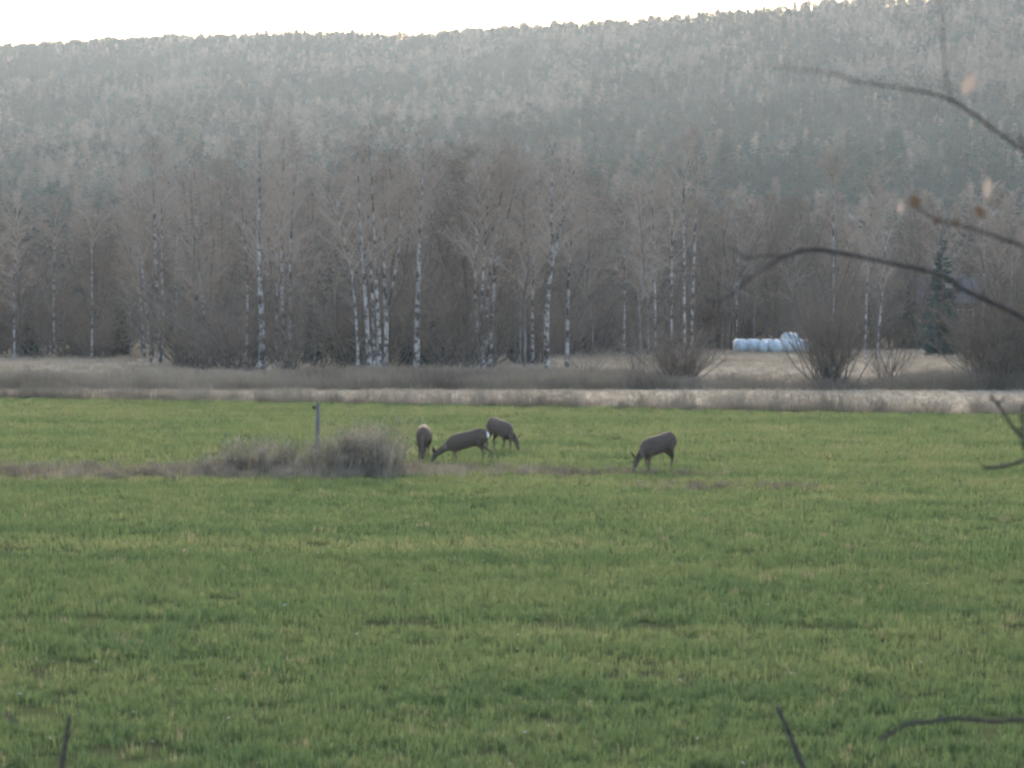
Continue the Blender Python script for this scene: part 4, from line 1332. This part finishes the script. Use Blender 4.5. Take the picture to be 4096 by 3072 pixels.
# ------------------------------------------------------------------ house hidden in the wood
def house():
    d = 258.0
    x0 = px(3800, d)
    root = empty('hidden_house', (x0, d, 0))
    mb = MB(); mb.box((-3.2, 0, -0.2), (4.2, 6, 4.6)); mb.build('wall', M['house_wall'], root)
    mb = MB()
    mb.quad((-3.6, -0.6, 4.35), (4.6, -0.6, 4.35), (4.6, 3, 7.0), (-3.6, 3, 7.0))
    mb.quad((4.6, 6.6, 4.35), (-3.6, 6.6, 4.35), (-3.6, 3, 7.0), (4.6, 3, 7.0))
    rf = mb.build('roof', M['house_roof'], root)
    md = rf.modifiers.new('thick', 'SOLIDIFY'); md.thickness = 0.18
    mb = MB(); mb.box((2.0, 2.6, 6.4), (2.7, 3.3, 7.9)); mb.build('chimney', M['house_wall'], rf)
    def window(cx, cz, w, h, nx_, nz_):
        f = MB()
        for i in range(nx_ + 1):
            xx = cx - w / 2 + w * i / nx_
            f.box((xx - 0.06, -0.10, cz - h / 2), (xx + 0.06, -0.012, cz + h / 2))
        for j in range(nz_ + 1):
            zz = cz - h / 2 + h * j / nz_
            f.box((cx - w / 2 - 0.06, -0.085, zz - 0.06), (cx + w / 2 + 0.06, -0.015, zz + 0.06))
        wn_ = f.build('window', M['white_paint'], root)
        for i in range(nx_):
            for j in range(nz_):
                g = MB()
                g.box((cx - w / 2 + w * i / nx_ + 0.05, -0.035, cz - h / 2 + h * j / nz_ + 0.05), (cx - w / 2 + w * (i + 1) / nx_ - 0.05, -0.005, cz - h / 2 + h * (j + 1) / nz_ - 0.05))
                g.build('pane', M['glass'], wn_)
    window(px(3850, d) - x0, 2.55, 2.0, 2.1, 4, 2)
    window(px(3660, d) - x0, 2.0, 0.9, 1.3, 2, 2)
    tag(root, 'dark house with slate-blue roof and white windows, half hidden among the trees', 'house')
house()

# ------------------------------------------------------------------ twigs close to the camera
def fore_branch(parent, pix, d0, d1, r0, r1, knots=True, name='branch'):
    n = len(pix)
    pts = [W(u, v, d0 + (d1 - d0) * i / (n - 1)) for i, (u, v) in enumerate(pix)]
    path = smooth_path(pts, n * 5)
    m_ = len(path)
    rad = [0.74 * (r0 + (r1 * 1.35 - r0) * i / (m_ - 1)) * (1 + (0.28 if knots and i % 7 == 3 else 0)) for i in range(m_)]
    mb = MB()
    mb.tube(path, rad, 7, True)
    # buds
    for i in range(4, m_, 5):
        p = path[i]
        a = R.uniform(0, 2 * PI)
        mb.tube([p, p + rdir(0.6, a) * rad[i] * 2.2, p + rdir(0.7, a) * rad[i] * 3.4], [rad[i] * 0.5, rad[i] * 0.5, rad[i] * 0.1], 5)
    o = mb.build(name, M['branch'], parent, True)
    o.location = -parent.location
    return o

def leaf(parent, u, v, d, L, w, ang, mat, fold=0.4):
    c = W(u, v, d)
    L, w = L * 0.95, w * 0.9
    ax = Vector((math.sin(ang), 0.25, math.cos(ang))).normalized()
    sd = ax.cross(Vector((0.2, 1, 0.1))).normalized()
    nr = ax.cross(sd)
    vs, fs = [], []
    prof = [(-0.5, 0.04), (-0.3, 0.6), (-0.05, 1.0), (0.2, 0.8), (0.4, 0.35), (0.5, 0.02)]
    for t, k in prof:
        cu = nr * (fold * L * (t * t))
        vs += [c + ax * (L * t) - sd * (w * k / 2) + cu + nr * (w * 0.25 * k), c + ax * (L * t) + cu, c + ax * (L * t) + sd * (w * k / 2) + cu + nr * (w * 0.25 * k)]
    for i in range(len(prof) - 1):
        a = 3 * i
        fs += [(a, a + 1, a + 4, a + 3), (a + 1, a + 2, a + 5, a + 4)]
    o = obj('leaf', mesh_from('leaf', vs, fs, mat, True), parent)
    o.location = -parent.location
    return o

def near_shrub():
    x0, y0 = 2.05, 7.8
    zb = gz(x0, y0)
    root = empty('near_shrub', (x0, y0, zb))
    tag(root, 'bare near shrub whose dark blurred branches reach in from the right', 'shrub')
    mb = MB()
    for dx, dy, top, rr in ((0, 0, 4.9, 0.03), (0.12, 0.15, 4.3, 0.022), (-0.1, -0.2, 3.6, 0.02)):
        p = [Vector((dx, dy, -0.1)), Vector((dx + 0.05, dy, (top - zb) * 0.5)), Vector((dx - 0.03, dy + 0.05, top - zb))]
        mb.tube(smooth_path(p, 12), list(np.linspace(rr, rr * 0.4, 12)), 8)
    mb.build('stem', M['branch'], root, True)
    T = lambda z: (2048 + x0 / y0 * F, HV - (z - HC) / y0 * F)
    fore_branch(root, [T(3.45), (4300, 1420), (4096, 1275), (3930, 1195), (3845, 1155), (3760, 1100), (3500, 1040), (3300, 1003), (3220, 1003), (3130, 1028)], 7.8, 7.1, 0.0098, 0.0042)
    fore_branch(root, [(3130, 1028), (3040, 1085), (2980, 1130), (2925, 1180), (2880, 1203), (2830, 1200)], 7.1, 6.95, 0.0042, 0.0022)
    fore_branch(root, [(3130, 1028), (3060, 1022), (2985, 1033), (2955, 1010), (2915, 990)], 7.1, 7.15, 0.0032, 0.0018)
    fore_branch(root, [(2995, 1112), (2970, 1108), (2955, 1106)], 7.02, 7.0, 0.0024, 0.0018, False, 'twig')
    fore_branch(root, [(3845, 1155), (3800, 1180), (3755, 1200)], 7.33, 7.3, 0.005, 0.003, False, 'twig')
    fore_branch(root, [(3940, 1200), (3935, 1165), (3930, 1140)], 7.4, 7.38, 0.004, 0.002, False, 'twig')
    fore_branch(root, [T(3.98), (4250, 760), (4096, 612), (3960, 510), (3860, 440), (3800, 403), (3690, 370), (3540, 345), (3400, 325), (3350, 300), (3240, 285), (3080, 268)], 6.4, 5.6, 0.0062, 0.0014)
    fore_branch(root, [(3800, 403), (3788, 340), (3775, 270), (3768, 150), (3760, 60), (3750, -40)], 5.95, 5.8, 0.0026, 0.0013)
    fore_branch(root, [(4085, 600), (4078, 555), (4072, 530)], 6.3, 6.28, 0.004, 0.0022, False, 'twig')
    fore_branch(root, [T(3.72), (4280, 1080), (4096, 990), (3990, 950), (3900, 920), (3800, 895), (3745, 880), (3690, 845), (3640, 815)], 6.6, 6.0, 0.0065, 0.0022)
    fore_branch(root, [T(3.1), (4200, 1830), (4096, 1755), (4040, 1690), (3995, 1620), (3962, 1588)], 8.0, 8.0, 0.010, 0.006)
    fore_branch(root, [(4098, 1800), (4091, 1700), (4093, 1620)], 8.0, 8.0, 0.006, 0.004)
    fore_branch(root, [T(2.9), (4250, 1800), (4096, 1843), (4020, 1865), (3945, 1873)], 8.0, 7.9, 0.008, 0.0055)
    fore_branch(root, [T(2.2), (4280, 2900), (4096, 2883), (3990, 2892), (3830, 2880), (3720, 2893), (3630, 2903), (3580, 2935), (3525, 2962)], 8.0, 7.7, 0.008, 0.0055)
    leaf(root, 3868, 345, 5.9, 0.062, 0.034, 0.55, M['withered'])
    leaf(root, 3600, 832, 6.0, 0.036, 0.018, 0.05, M['withered'])
    leaf(root, 3658, 812, 6.0, 0.04, 0.03, -0.35, M['withered_dark'])
    leaf(root, 3948, 760, 6.0, 0.055, 0.022, 0.12, M['withered'])
    leaf(root, 3918, 850, 6.2, 0.04, 0.022, -0.5, M['withered_dark'])
    leaf(root, 3745, 885, 6.2, 0.026, 0.02, 0.9, M['withered_dark'])
    leaf(root, 3820, 895, 6.3, 0.026, 0.02, 1.3, M['withered_dark'])
near_shrub()

def stick(pix, d, r0, r1, label):
    u, v = pix[0]
    x = px(u, d)
    zb = gz(x, d)
    root = empty('bare_stick', (x, d, zb))
    pts = [Vector((x, d, zb - 0.05))] + [W(a, b_, d) for a, b_ in pix[1:]]
    mb = MB()
    path = smooth_path(pts, 16)
    mb.tube(path, [r0 + (r1 - r0) * i / 15 for i in range(16)], 7, True)
    o = mb.build('stalk', M['branch'], root, True)
    o.location = -root.location
    tag(root, label, 'stick', 'bare sticks rising at the bottom edge')
    return root
stick([(3802, 3300), (3215, 3072), (3165, 2945), (3110, 2830)], 9.0, 0.0105, 0.007, 'dark slanting stick at the bottom edge right of centre')
stick([(18, 3300), (240, 3072), (258, 2970), (272, 2870)], 8.5, 0.0085, 0.006, 'dim upright stick at the bottom left corner')
r_ = stick([(-120, 3300), (-70, 2960), (-30, 2885), (20, 2868), (62, 2900)], 6.0, 0.005, 0.007, 'drooping dark blurred twig tip at the lower left edge')

# ------------------------------------------------------------------ haze
mh = bpy.data.materials.new('haze_air')
mh.use_nodes = True
nh = mh.node_tree
nh.nodes.remove(nh.nodes['Principled BSDF'])
pv = nh.nodes.new('ShaderNodeVolumePrincipled')
pv.inputs['Color'].default_value = (0.74, 0.87, 1.0, 1)
pv.inputs['Density'].default_value = 0.000064
pv.inputs['Anisotropy'].default_value = 0.45
nh.links.new(pv.outputs[0], nh.nodes['Material Output'].inputs['Volume'])
mb = MB(); mb.box((-1190, -20, -1.2), (1190, 2590, 262))
tag(mb.build('haze', mh), 'thin pale autumn haze filling the whole valley', 'haze', kind='stuff')
